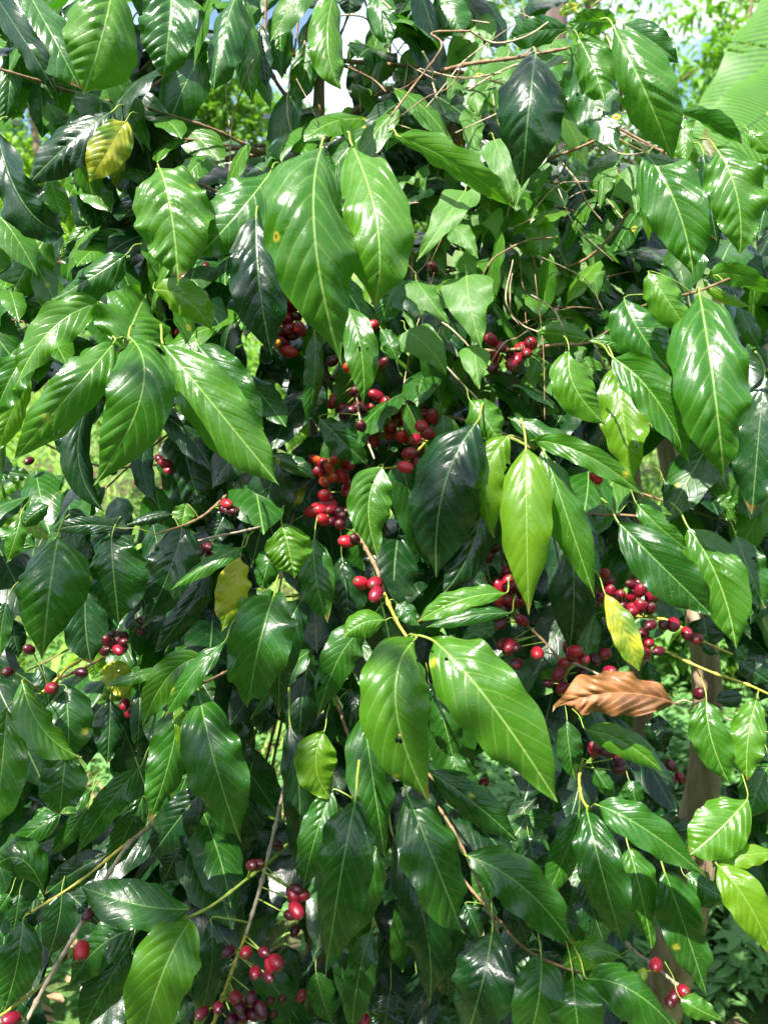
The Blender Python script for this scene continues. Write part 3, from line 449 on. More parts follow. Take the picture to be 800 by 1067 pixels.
heroes = []
seed = 100
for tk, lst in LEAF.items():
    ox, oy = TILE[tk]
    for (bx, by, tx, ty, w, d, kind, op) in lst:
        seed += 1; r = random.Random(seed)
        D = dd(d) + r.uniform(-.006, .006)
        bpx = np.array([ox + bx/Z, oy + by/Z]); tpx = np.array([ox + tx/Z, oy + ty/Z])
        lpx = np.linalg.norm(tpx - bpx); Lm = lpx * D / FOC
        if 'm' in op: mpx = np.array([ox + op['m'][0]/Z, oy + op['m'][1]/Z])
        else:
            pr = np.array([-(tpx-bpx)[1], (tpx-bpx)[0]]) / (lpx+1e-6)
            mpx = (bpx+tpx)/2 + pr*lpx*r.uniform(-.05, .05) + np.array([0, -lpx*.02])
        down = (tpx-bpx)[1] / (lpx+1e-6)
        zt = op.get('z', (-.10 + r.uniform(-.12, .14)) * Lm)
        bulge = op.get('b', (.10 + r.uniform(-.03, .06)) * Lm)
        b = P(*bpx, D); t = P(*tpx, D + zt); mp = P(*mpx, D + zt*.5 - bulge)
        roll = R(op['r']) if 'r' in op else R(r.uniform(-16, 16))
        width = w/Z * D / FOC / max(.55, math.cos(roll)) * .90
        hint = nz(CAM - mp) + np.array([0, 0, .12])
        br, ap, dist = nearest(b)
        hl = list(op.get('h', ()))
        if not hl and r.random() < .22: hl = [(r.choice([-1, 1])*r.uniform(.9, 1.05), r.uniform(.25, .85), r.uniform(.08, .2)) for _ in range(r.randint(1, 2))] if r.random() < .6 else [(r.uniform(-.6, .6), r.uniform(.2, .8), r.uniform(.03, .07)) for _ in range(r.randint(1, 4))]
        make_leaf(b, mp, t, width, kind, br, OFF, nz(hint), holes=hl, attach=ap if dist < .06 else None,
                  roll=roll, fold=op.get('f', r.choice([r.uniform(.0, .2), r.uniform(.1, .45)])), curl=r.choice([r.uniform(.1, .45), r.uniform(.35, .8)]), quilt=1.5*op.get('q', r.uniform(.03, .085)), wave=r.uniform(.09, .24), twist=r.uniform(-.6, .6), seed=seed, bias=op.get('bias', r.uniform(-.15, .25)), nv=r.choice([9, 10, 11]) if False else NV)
        heroes.append((bpx, mpx, tpx, D))

# ---- cherries
def cherry_mesh(name, mat):
    V = []; F = []; n = 16; m = 11
    V.append((0, 0, 1.12))
    for i in range(1, m):
        th = math.pi * i / m; z = math.cos(th); rr = math.sin(th) ** .92
        for j in range(n):
            a = 2*math.pi*j/n; sq = 1 + .035*math.cos(2*a)
            V.append((rr*math.cos(a)*sq*.97, rr*math.sin(a)*.95, z*1.13))
    k = len(V)                      # little raised rim and disc at the free end
    for (rr, z) in ((.20, -1.075), (.19, -1.16), (.12, -1.15)):
        for j in range(n): V.append((rr*math.cos(2*math.pi*j/n), rr*math.sin(2*math.pi*j/n), z))
    V.append((0, 0, -1.11))
    for j in range(n): F.append((0, 1+j, 1+(j+1) % n))
    for i in range(m-2):
        for j in range(n):
            a = 1+i*n+j; b2 = 1+i*n+(j+1) % n
            F.append((a, a+n, b2+n, b2))
    last = 1+(m-2)*n
    rings = [last, k, k+n, k+2*n]
    for q in range(3):
        for j in range(n): F.append((rings[q]+j, rings[q+1]+j, rings[q+1]+(j+1) % n, rings[q]+(j+1) % n))
    for j in range(n): F.append((rings[3]+j, len(V)-1, rings[3]+(j+1) % n))
    o = link(name, V, F, mat); me = o.data; bpy.data.objects.remove(o); return me
CME = {k: cherry_mesh('cherry', m) for k, m in CM.items()}
import mathutils
ci = 0
def put_cherry(px, py, k, D, size=1.0):
    global ci
    ci += 1; r = random.Random(ci*7+3)
    p = P(px, py, D); br, ap, dist = nearest(p)
    o = bpy.data.objects.new('cherry', CME[k]); COL.objects.link(o); o.parent = br
    s = .0090 * size * r.uniform(.9, 1.1)
    o.location = OFF(p); o.scale = (s, s, s*r.uniform(1.15, 1.36))
    # free end (-z) points away from the twig and mostly towards the light and the viewer
    dirn = nz(nz(p - ap + 1e-6)*.8 + np.array([r.uniform(-.6, .6), r.uniform(-.9, .1), r.uniform(-.7, .4)]))
    o.rotation_euler = mathutils.Vector(-dirn).to_track_quat('Z', 'Y').to_euler()
    if dist < .05:
        tube('fruit_stalk', [ap, p - dirn*s*.9], .0009, M['green'], br, OFF, n=5, sub=1)
rx = random.Random(8)
for tk, cx_, cy_, sx_, sy_, n_ in (('E', 480, 520, 60, 50, 14), ('E', 225, 720, 35, 60, 10), ('E', 330, 480, 50, 30, 8), ('I', 360, 270, 60, 40, 12), ('I', 190, 490, 40, 35, 9), ('H', 770, 250, 25, 35, 8), ('K', 110, 450, 22, 60, 5), ('E', 95, 210, 25, 50, 6), ('E', 745, 300, 70, 14, 8), ('G', 360, 420, 40, 30, 6), ('J', 735, 770, 40, 30, 5), ('K', 40, 660, 40, 40, 3)):
    for _ in range(n_): CH[tk].append((cx_ + rx.gauss(0, sx_*1.05), cy_ + rx.gauss(0, sy_*.95), rx.choice('ccrrddo' if tk in 'EI' else 'cdd'), rx.uniform(.90, .95) if tk == 'E' else rx.uniform(.84, .88) if tk in 'I' else None))
for tk, lst in CH.items():
    ox, oy = TILE[tk]
    for (x, y, k, *dv) in lst:
        px, py = ox + x/Z, oy + y/Z
        # depth of the nearest twig in the picture, a touch in front of it
        best = min(((np.hypot(px - proj(c)[0], py - proj(c)[1]), proj(c)[2]) for c in BC[::2]), key=lambda q: q[0])
        D = best[1] if best[0] < 45 else dd(.95)
        r = random.Random(int(px*13+py*7)); D = min(D, dd(.95)) - .028 + r.uniform(-.008, .008)
        if dv and dv[0]: D = dd(dv[0])
        put_cherry(px, py, k, D, (.85 if k == 'd' else (.8 if k in 'og' else 1.0))*{'E': .97, 'H': .92, 'I': .84, 'F': .9}.get(tk, .8))

# ---- the leaves nobody can tell apart deeper inside, above and below: one part
GAPS = [(690,490,22,44),(728,810,24,50),(665,720,16,50),(235,108,40,42),(32,185,42,58),(368,35,20,26),(298,25,14,24),(333,95,15,62),(175,95,22,20),(690,95,62,80),(660,25,70,30),(528,12,18,18),(100,480,60,26),(112,780,16,40),(55,692,26,20),(705,690,46,60),(712,775,36,42),(522,805,30,50),
        (288,775,12,34),(735,1010,80,80),(60,1035,30,34),(90,825,34,22),(300,985,22,50),(470,1045,20,25),(668,515,20,16),(300,330,16,22),(310,850,14,30),(160,480,40,20),(500,1010,14,24),(385,960,14,30),(20,470,20,18),(550,340,16,14),(765,85,58,105),(770,700,24,30),(30,860,24,20)]
def in_gap(p, grow=1.0):
    x, y, d = proj(p)
    return any(((x-gx)/(rx*grow))**2 + ((y-gy)/(ry*grow))**2 < 1 for gx, gy, rx, ry in GAPS)
def many(specs, lowres=(6, 14), seed0=9000, prof=PROF_W, **kw):
    Vs = []; Fs = []; Us = []; n = 0
    for i, (b, mp, t, w, hint, roll) in enumerate(specs):
        V, F, U = leaf_geo(b, mp, t, w, hint, roll=roll, nu=lowres[0], nl=lowres[1], seed=seed0+i, prof=prof, **kw)
        Vs.append(V); Fs.append(F+n); Us.append(U); n += len(V)
    return np.concatenate(Vs), np.concatenate(Fs), np.concatenate(Us)
def rand_leaf(r, p, L, w, out, droop):
    a = r.uniform(0, 6.28)
    h = np.array([math.cos(a), math.sin(a), 0])*.8 + out
    T = nz(np.array([h[0], h[1], -droop + r.uniform(-.35, .35)]))
    b = p - T*L*.5; t = p + T*L*.5
    upn = nz(np.array([h[0]*.4, h[1]*.3 - .55, .75]) + np.array([r.uniform(-.4, .4), r.uniform(-.4, .4), 0]))
    mp = p + upn*L*r.uniform(.06, .14)
    return (b, mp, t, w, upn, R(r.uniform(-20, 20)))
r = random.Random(77)
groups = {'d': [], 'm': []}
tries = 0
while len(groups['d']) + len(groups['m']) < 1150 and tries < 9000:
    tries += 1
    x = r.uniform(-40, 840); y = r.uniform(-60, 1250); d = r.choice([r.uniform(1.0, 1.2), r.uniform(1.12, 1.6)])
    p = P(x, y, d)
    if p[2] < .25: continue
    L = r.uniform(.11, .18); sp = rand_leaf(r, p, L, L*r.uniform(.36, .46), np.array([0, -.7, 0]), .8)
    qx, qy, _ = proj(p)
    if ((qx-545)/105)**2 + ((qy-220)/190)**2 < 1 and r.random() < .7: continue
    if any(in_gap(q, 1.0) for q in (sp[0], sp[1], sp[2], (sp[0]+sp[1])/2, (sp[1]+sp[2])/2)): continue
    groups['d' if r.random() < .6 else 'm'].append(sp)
for side in range(240):                                             # the crown goes on above and beside the picture
    x = r.choice([r.uniform(-330, -70), r.uniform(960, 1150)]) if side < 150 else r.uniform(-60, 860)
    if side >= 150 and side % 3: continue
    y = r.uniform(-150, 1150) if side < 150 else r.uniform(-420, -160)
    d = r.uniform(.95, 1.5); p = P(x, y, d)
    if p[2] < .3: continue
    L = r.uniform(.12, .18); groups['m'].append(rand_leaf(r, p, L, L*.42, np.array([0, -.5, 0]), .7))
for q in range(80):
    p = P(r.uniform(525, 630), r.uniform(300, 720), r.uniform(1.2, 1.6)); L = r.uniform(.09, .15)
    sp = rand_leaf(r, p, L, L*.4, np.array([0, -.6, 0]), .8)
    if not in_gap(p): groups['m'].append(sp)
groups['l'] = []
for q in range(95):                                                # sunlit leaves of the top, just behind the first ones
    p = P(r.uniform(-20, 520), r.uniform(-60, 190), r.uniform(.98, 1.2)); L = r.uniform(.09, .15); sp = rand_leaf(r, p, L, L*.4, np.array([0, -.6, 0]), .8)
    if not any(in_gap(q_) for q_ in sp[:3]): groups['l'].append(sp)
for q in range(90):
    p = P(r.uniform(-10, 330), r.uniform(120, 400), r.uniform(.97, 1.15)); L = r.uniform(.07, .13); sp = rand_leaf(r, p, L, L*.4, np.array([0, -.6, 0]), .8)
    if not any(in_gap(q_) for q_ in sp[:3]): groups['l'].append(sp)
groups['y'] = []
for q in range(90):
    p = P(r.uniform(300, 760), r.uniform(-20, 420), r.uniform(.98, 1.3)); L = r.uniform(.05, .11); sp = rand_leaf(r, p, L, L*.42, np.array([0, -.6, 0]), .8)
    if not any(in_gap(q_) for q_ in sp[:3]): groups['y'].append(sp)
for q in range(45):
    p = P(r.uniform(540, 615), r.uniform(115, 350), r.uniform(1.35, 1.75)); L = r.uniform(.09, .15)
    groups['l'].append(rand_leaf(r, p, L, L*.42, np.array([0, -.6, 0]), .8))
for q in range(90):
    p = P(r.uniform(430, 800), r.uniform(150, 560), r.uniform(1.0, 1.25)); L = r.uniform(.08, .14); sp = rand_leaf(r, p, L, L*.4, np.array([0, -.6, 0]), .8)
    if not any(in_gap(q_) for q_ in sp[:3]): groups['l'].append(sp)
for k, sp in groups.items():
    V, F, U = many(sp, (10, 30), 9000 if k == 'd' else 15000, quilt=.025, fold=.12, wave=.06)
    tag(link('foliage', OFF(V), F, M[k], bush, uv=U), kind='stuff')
# thin inner twigs carrying them
V = []; F = []; n = 0
for q in range(70):
    y = r.uniform(-50, 1100); k = min(len(stem_pts)-3, max(0, int((y+260)/130)))
    a = stem_pts[k] if k < len(stem_pts) else stem_pts[-3]
    b = P(r.uniform(20, 780), y + r.uniform(20, 120), r.uniform(1.02, 1.4)); m = (a+b)/2 + np.array([0, 0, .05])
    if in_gap(b) or in_gap(m): continue
    v, f, _ = tube_geo([a, m, b], (.0035, .0014), 6, 6, cap=False); V.append(v); F.append(f+n); n += len(v)
tag(link('inner_twigs', OFF(np.concatenate(V)), np.concatenate(F), M['twig'], bush), kind='stuff')

# ------------------------------------------------------------------ the climbing vine
vl = np.array([base_loc[0] + .35, base_loc[1] + .05, 0.0]); vine = empty('climbing_vine', vl); VO = Off(vl)
tag(vine, 'thin twining vine with pale matt heart-shaped leaves climbing through the coffee bush', 'vine')
VL = [('B',660,135,700,235,85,.95),('B',690,250,700,365,82,.92),('B',680,350,700,525,75,.90),('B',740,430,800,625,100,.86),('B',650,590,500,805,112,.80),('C',10,440,20,642,95,.86),('C',340,540,392,664,98,.90),
      ('E',500,80,602,212,92,.86),('E',655,65,702,290,150,.80),('E',680,280,695,415,92,.80),('E',470,235,592,372,112,.84),('E',490,130,520,205,72,.9),('E',470,160,485,245,44,.9),('E',640,0,690,70,80,.92),('B',690,60,720,150,70,1.0),('B',790,150,745,205,60,.96),('B',610,700,690,800,70,.9),('B',530,600,610,690,66,.95),('E',610,790,700,760,50,1.0),
      ('B',720,200,660,290,70,1.0),('C',60,600,20,680,60,.97),('C',250,380,300,480,60,1.0),('C',150,330,190,430,60,1.02),('E',560,400,620,470,50,.98),('B',560,240,620,330,70,1.05),('B',620,20,680,90,70,1.02),('C',90,240,140,330,50,1.05),('E',720,120,760,210,60,1.0)]
def px(tk, x, y, d): return P(TILE[tk][0]+x/Z, TILE[tk][1]+y/Z, dd(d))
for (tk, bx, by, tx, ty, w, d) in VL:
    seed += 1; r2 = random.Random(seed)
    b = px(tk, bx, by, d); t = px(tk, tx, ty, d-.02); L = np.linalg.norm(t-b); mp = (b+t)/2 + np.array([r2.uniform(-.1, .1)*L, -.12*L, .03*L])
    make_leaf(b, mp, t, w/Z*dd(d)/FOC*1.05, 'v', vine, VO, nz(CAM-mp)+np.array([0, 0, .2]), prof=VINE_W, roll=R(r2.uniform(-22, 22)), fold=r2.uniform(-.15, .3), curl=.15, quilt=.04, wave=.12, twist=r2.uniform(-.3, .3), seed=seed, nv=5, slope=1.0, nu=14, nl=30)
for q in range(62):                                                 # the rest of its leaves, behind
    seed += 1; r2 = random.Random(seed)
    x = r2.gauss(545, 70); y = r2.uniform(70, 430); d = r2.uniform(1.0, 1.25); b = P(x, y, d)
    if in_gap(b) or x > 680: continue
    a = r2.uniform(-.7, .7); L = r2.uniform(.035, .065); t = b + L*np.array([math.sin(a), -.35, -math.cos(a)*.9]); mp = (b+t)/2 + np.array([0, -.006, .006])
    make_leaf(b, mp, t, L*r2.uniform(.6, .85), 'v', vine, VO, np.array([r2.uniform(-.5, .5), -.8, .55]), prof=VINE_W, roll=R(r2.uniform(-25, 25)), fold=.1, curl=.15, quilt=.04, wave=.12, seed=seed, nv=5, slope=1.0, nu=8, nl=16)
r = random.Random(31); vsp = []
for q in range(190):                                                # its small leaves farther in
    p = P(r.gauss(540, 70), r.uniform(40, 440), r.uniform(1.05, 1.4))
    if in_gap(p) or proj(p)[0] > 690: continue
    a = r.uniform(-.9, .9); L = r.uniform(.04, .075); t = p + L*np.array([math.sin(a), -.35, -math.cos(a)*.9])
    vsp.append((p, (p+t)/2 + np.array([0, -.006, .008]), t, L*r.uniform(.6, .85), nz(np.array([r.uniform(-.5, .5), -.7, .65])), R(r.uniform(-25, 25))))
V, F, U = many(vsp, (8, 16), 24000, VINE_W, quilt=.04, fold=.1, wave=.12, nv=5, slope=1.0)
tag(link('vine_foliage', VO(V), F, M['v'], vine, uv=U), kind='stuff')
VS = [[(414,14),(470,40),(530,75),(600,90)],[(420,150),(418,110),(424,60),(432,20)],[(400,135),(450,120),(500,95),(545,55),(560,48)],[(403,132),(440,105),(478,78),(482,68)],[(428,20),(440,60),(470,110),(500,140),(515,160)],[(470,70),(462,100),(480,120),(450,140)],[(405,120),(430,90),(460,50),(452,35),(490,32)],
      [(432,112),(470,140),(490,165),(495,200)],[(364,70),(372,95),(374,115)],[(363,68),(390,85),(400,95)],[(303,70),(300,110),(305,140)],[(307,80),(325,110),(338,145),(340,152)],[(540,270),(545,300),(560,318),(610,320),(628,322)],[(560,265),(585,278),(610,290),(630,322)],[(533,270),(530,320),(545,340),(560,345)],[(556,285),(565,370),(568,435)],
      [(424,370),(420,410),(430,430),(434,432)],[(503,362),(520,380),(535,405)],[(475,300),(500,310),(520,290),(530,270)],[(530,62),(560,70),(600,120),(610,125)],[(530,240),(560,225),(620,200),(650,230)],[(530,210),(580,215),(630,240),(655,265)],[(580,195),(600,235),(640,270)],[(600,100),(625,120),(655,117)],[(530,345),(560,330),(600,320)],[(585,130),(590,180),(560,205),(540,235)],
      [(496,140),(520,185),(545,215),(575,225)],[(560,280),(556,240),(575,215),(610,225)],[(452,330),(470,345),(490,365),(505,400)],[(460,340),(455,365),(470,390),(500,420)],[(610,230),(640,265),(690,300)],[(392,20),(402,40),(408,70),(400,95)],[(512,60),(516,120),(535,170),(530,230)],[(545,0),(550,60),(542,110),(548,150)],[(490,95),(530,70),(560,62)],[(240,150),(236,60),(252,20)],[(262,60),(245,120),(240,180)],[(320,430),(338,455),(350,470)]]
r = random.Random(52)
for q in range(58):
    x = r.uniform(400, 640); y = r.uniform(5, 400); a = r.uniform(0, 6.28); ln = r.uniform(50, 130); c_ = r.uniform(-.9, .9); pl = [(x, y)]
    for st in range(4):
        x += math.cos(a)*ln/4; y += math.sin(a)*ln/4*.9 + 3; a += c_*.6; pl.append((x, y))
    VS.append(pl)
for i, pl in enumerate(VS):
    r2 = random.Random(900+i); d0 = r2.uniform(.84, 1.0)
    tube('stem', [P(x+r2.uniform(-2, 2), y+r2.uniform(-2, 2), dd(d0)+r2.uniform(-.03, .03)) for x, y in pl], r2.uniform(.0005, .0012), M['drystem'] if i % 3 else M['twig'], vine, VO, n=6, sub=14, knob=.24, seed=i)
tube('stem', [vl + np.array([0, 0, -.02]), vl + np.array([.02, 0, .5]), P(520, 560, 1.28), P(500, 430, 1.22), P(475, 360, 1.15), P(440, 330, 1.1), P(430, 200, 1.1)], .0022, M['twig'], vine, VO, n=7, sub=8, knob=.15)

# ------------------------------------------------------------------ dead leaves caught in the bush
def dead(bpx, mpx, tpx, w, d, label, roll, sd, fold=.5, curl=.75, wave=.42):
    b, m_, t = P(*bpx, d), P(*mpx, d - .02), P(*tpx, d)
    V, F, U = leaf_geo(b, m_, t, w*d/FOC, nz(CAM-m_)+np.array([0, 0, .3]), roll=R(roll), fold=fold, curl=curl, quilt=.20, wave=wave, twist=1.1, seed=sd, nu=22, nl=60, nv=9)
    c = (b+t)/2; o = link('dead_leaf', V-c, F, M['b'], None, uv=U); o.location = c
    pv = [b + np.array([.001, 0, 0]), b + (b-t)*.06 + np.array([0, 0, .003]), b + (b-t)*.14]
    tube('petiole', np.array(pv)-c, .001, M['drystem'], o, None, n=6)
    tag(o, label, 'dead leaf')
dead((703,733), (640,722), (576,738), 44, dd(.74), 'dry brown curled leaf lying on a twig below the cherries', 10, 4)
dead((478,132), (468,146), (460,162), 26, dd(.93), 'small shrivelled reddish brown leaf hanging among the vine stems', 25, 8, .8, .9, .4)

# ------------------------------------------------------------------ weathered trunk on the right
r = random.Random(5)
def post(pts, rad, label, seed, name='tree_trunk'):
    V, F, C = tube_geo(pts, np.array(rad), 20, 14, True, .06, seed)
    g = np.random.default_rng(seed)
    n = 20; m = (len(V)-2)//n; ring = np.arange(m*n) % n
    groove = g.normal(0, 1, n)
    Cc = np.repeat(C, n, 0); V[:m*n] = Cc + (V[:m*n]-Cc)*(1 + .10*groove[ring])[:, None]
    c = np.array(pts[-1]); e = empty('bare_tree', c); link('trunk', V-c, tris_ok(F), M['wood'], e)
    return tag(e, label, 'tree')
gx = P(725, 860, 1.36); 
t1 = [P(690, 440, 1.42), P(712, 560, 1.42), P(735, 700, 1.42), P(728, 860, 1.40), np.array([gx[0]+.01, gx[1]+.25, -.03])]
post(t1, [.018, .022, .026, .030, .04], 'weathered brown trunk leaning behind the leaves on the right', 3)
t2 = [P(655, 450, 1.5), P(660, 520, 1.5), P(665, 640, 1.5), P(668, 760, 1.5), np.array([P(668, 800, 1.5)[0], P(668, 800, 1.5)[1]+.3, -.03])]
post(t2, [.013, .015, .018, .021, .028], 'thinner bare brown trunk behind the crimson cherries', 6)

# ------------------------------------------------------------------ ground and what grows on it
def gz(x, y):
    x = np.asarray(x, float); y = np.asarray(y, float)
    slope = np.clip(y-3.2, 0, None)
    h = .16*slope + .0035*np.clip(y-3.2, 0, 40)**2 + .05*np.sin(x*1.3+.4)*np.sin(y*.9) + .02*np.sin(x*4.1)*np.sin(y*3.7)
    return np.where(y > 60, .16*56.8+.0035*1600 + .02*(y-60), h)
xs = np.concatenate([np.linspace(-400, -12, 30), np.linspace(-11.5, 11.5, 93), np.linspace(12, 400, 30)])
ys = np.concatenate([np.linspace(-60, -3.2, 16), np.linspace(-3, 16, 110), np.linspace(16.5, 80, 40), np.linspace(90, 900, 24)])
X, Y = np.meshgrid(xs, ys); Vg = np.stack([X, Y, gz(X, Y)], -1).reshape(-1, 3)
i = np.arange(len(ys)-1)[:, None]; j = np.arange(len(xs)-1)[None, :]; a0 = i*len(xs)+j
Fg = np.stack([a0, a0+1, a0+len(xs)+1, a0+len(xs)], -1).reshape(-1, 4)
m, nt, N, L_ = node_mat('earth_and_moss')
tc = N('ShaderNodeTexCoord'); n1 = noise(nt, tc.outputs['Object'], 1.6, 6, .65); n2 = noise(nt, tc.outputs['Object'], 30, 5, .7)
c = mixc(nt, sstep(nt, n2, .35, .7), (.055, .036, .020), (.16, .11, .065))
c = mixc(nt, sstep(nt, math_node(nt, 'ADD', n1, math_node(nt, 'MULTIPLY', n2, .3)), .5, .72), c, (.07, .15, .025))
pb = N('ShaderNodeBsdfPrincipled'); L_(c, pb.inputs['Base Color']); pb.inputs['Roughness'].default_value = .95
bp = N('ShaderNodeBump'); bp.inputs['Strength'].default_value = .8; bp.inputs['Distance'].default_value = .03; L_(n2, bp.inputs['Height']); L_(bp.outputs[0], pb.inputs['Normal'])
out = N('ShaderNodeOutputMaterial'); L_(pb.outputs[0], out.inputs[0])
tag(link('ground', Vg, Fg, m), kind='structure')

# grass and weeds: one vectorised scatter of small bent leaves
def scatter(n, centres, L, W, spread_up, seed, drop=.3):
    g = np.random.default_rng(seed)
    c = centres(g, n); n = len(c)
    a = g.uniform(0, 2*np.pi, n); up = g.uniform(*spread_up, n)
    h = np.stack([np.cos(a), np.sin(a), np.zeros(n)], -1)
    L = g.uniform(*L, n); W = L*g.uniform(*W, n)
    T = nz(h*np.cos(up)[:, None] + np.array([0, 0, 1])*np.sin(up)[:, None])
    Sd = np.cross(h, np.array([0, 0, 1.0])); Sd = nz(Sd + .25*g.normal(size=(n, 3)))
    tt = np.array([0, .3, .65, 1.0]); wv = np.array([.35, 1, .8, .03])
    rows = []
    for t_, w_ in zip(tt, wv):
        p = c + T*(L*t_)[:, None] - np.array([0, 0, 1])*(L*drop*t_**2)[:, None]
        for s in (-.5, 0, .5):
            fold = np.array([0, 0, 1.0])*(W*.16*(abs(s) > 0))[:, None]
            rows.append(p + Sd*(W*w_*s)[:, None] + fold*w_)
    V = np.stack(rows, 1); k = 12
    q = []
    for r_ in range(3):
        for s in range(2):
            q.append([r_*3+s, r_*3+s+1, r_*3+s+4, r_*3+s+3])
    q = np.array(q)[:, ::-1]
    F = (np.arange(n)[:, None, None]*k + q[None]).reshape(-1, 4)
    uvt = np.array([[.5+s*w_, t_] for t_, w_ in zip(tt, wv) for s in (-.5, 0, .5)])
    return V.reshape(-1, 3), F, np.tile(uvt, (n, 1))
def ground_pts(xr, yr, hz):
    def f(g, n):
        x = g.uniform(*xr, n); y = g.uniform(*yr, n); cl = .5+.5*np.sin(x*2.3+1)*np.sin(y*2.9)
        k = g.random(n) < .45+.55*cl; x = x[k]; y = y[k]
        return np.stack([x, y, gz(x, y)+g.uniform(*hz, len(x))], -1)
    return f
V, F, U = scatter(42000, ground_pts((-3.6, 3.4), (1.9, 6), (0, .02)), (.05, .16), (.05, .10), (.6, 1.45), 1, .35)
V2, F2, U2 = scatter(36000, ground_pts((-9, 9), (5, 15), (0, .03)), (.10, .30), (.07, .14), (.6, 1.45), 2, .35)
tag(link('grass', np.concatenate([V, V2]), np.concatenate([F, F2+len(V)]), M['grass'], uv=np.concatenate([U, U2])), kind='stuff')
# whorled low weeds, thick at the bottom right
def herb_pts(xr, yr, hh):
    def f(g, n):
        k = n//7; x = g.uniform(*xr, k); y = g.uniform(*yr, k); h = g.uniform(*hh, k)
        c = np.stack([x, y, gz(x, y)+h], -1)
        return np.repeat(c, 7, 0) + g.normal(0, .012, (k*7, 3))
    return f
V, F, U = scatter(16000, herb_pts((.1, 2.0), (1.55, 3.2), (.03, .22)), (.035, .07), (.34, .5), (-.1, .7), 3, .25)
V2, F2, U2 = scatter(15000, herb_pts((-2.6, 2.6), (1.7, 4.2), (.02, .16)), (.03, .07), (.34, .5), (-.1, .7), 4, .25)
tag(link('ground_cover', np.concatenate([V, V2]), np.concatenate([F, F2+len(V)]), M['herb'], uv=np.concatenate([U, U2])), kind='stuff')
V, F, U = scatter(2600, ground_pts((-2, 2), (1.3, 3.6), (.005, .02)), (.035, .08), (.3, .5), (-.25, .5), 6, .2)
tag(link('leaf_litter', V, F, M['litter'], uv=U), kind='stuff')

def stone(px_, py_, s, sd, label):
    d = 1.6
    for d in np.linspace(1.4, 4, 200):
        p = P(px_, py_, d)
        if p[2] <= gz(p[0], p[1]) + s*.4: break
    g = np.random.default_rng(sd); V = []; F = []; n = 14; m = 9; ph = g.uniform(0, 6, 9)
    for i in range(m+1):
        th = math.pi*i/m
        for j in range(n):
            a = 2*math.pi*j/n; q = 1 + .16*math.sin(2*a+ph[0]+th) + .12*math.sin(3*a+ph[1])*math.sin(2*th+ph[2]) + .06*math.sin(5*a+ph[3]+3*th)
            V.append((s*q*1.15*math.sin(th)*math.cos(a), s*q*math.sin(th)*math.sin(a), s*.62*q*math.cos(th)))
    for i in range(m):
        for j in range(n): F.append((i*n+j, (i+1)*n+j, (i+1)*n+(j+1) % n, i*n+(j+1) % n))
    o = link('stone', V, F, M['stone']); o.location = (p[0], p[1], gz(p[0], p[1])+s*.3); o.rotation_euler = (0, 0, g.uniform(0, 6))
    tag(o, label, 'stone', 'pale stones on the ground behind the bush')
stone(515, 835, .050, 1, 'larger pale stone on the ground below the bush centre')
stone(545, 848, .036, 2, 'smaller pale stone just right of the larger one')
stone(528, 795, .030, 3, 'small pale stone farther back above the larger stone')
stone(575, 875, .038, 4, 'flat pale stone nearest the right hand leaves')

# ------------------------------------------------------------------ background: banana plant, shrubs, trees
bl = np.array([1.05, 3.0, 0]); bl[2] = gz(bl[0], bl[1]); ban = empty('banana_plant', bl); BO = Off(bl)
tag(ban, 'banana plant with broad ribbed leaves and a purple brown stem behind the bush', 'banana plant')
top = P(574, 40, 4.2)
tube('pseudostem', [np.array([top[0], top[1], gz(top[0], top[1])-.03]), (np.array([top[0], top[1], 0])+top)/2, top, top + np.array([.02, 0, .5])], np.array([.13, .11, .085, .07]), M['pseudostem'], ban, BO, n=18, sub=8, knob=.04)
def blade(b, m_, t, w, hint, sd, roll=0.0):
    V, F, U = leaf_geo(b, m_, t, w, hint, roll=roll, fold=.05, curl=.12, quilt=.0, wave=.06, nu=26, nl=90, seed=sd, prof=STRAP_W)
    # split and frayed along the ribs
    g = np.random.default_rng(sd); row = np.arange(len(F))//26; cu = np.abs(U[F].mean(1)[:, 0]-.5)
    keep = np.ones(len(F), bool)
    for q in g.integers(8, 84, 7):
        side = g.choice([-1, 1]); k = (row == q) & (np.sign(U[F].mean(1)[:, 0]-.5) == side) & (cu > g.uniform(.1, .35)); keep[k] = False
    o = link('leaf_blade', BO(V), F[keep], M['banana'], ban, uv=U)
    tube('midrib', [b, 2*m_/2, t], np.array([.016, .011, .003]), M['green'], o, BO, n=8, sub=8)
    return o
blade(P(905, -90, 2.5), P(815, 60, 2.3), P(738, 170, 2.2), .34, np.array([-.3, -1, .5]), 1)
blade(P(900, 60, 2.35), P(820, 105, 2.15), P(740, 165, 2.05), .30, np.array([0, -1, .6]), 2)
blade(P(620, -60, 2.9), P(760, -90, 2.8), P(900, 60, 2.7), .40, np.array([0, -.4, 1.0]), 3)
blade(P(560, -40, 2.9), P(430, -110, 3.1), P(300, -60, 3.3), .38, np.array([0, -.4, 1.0]), 4)

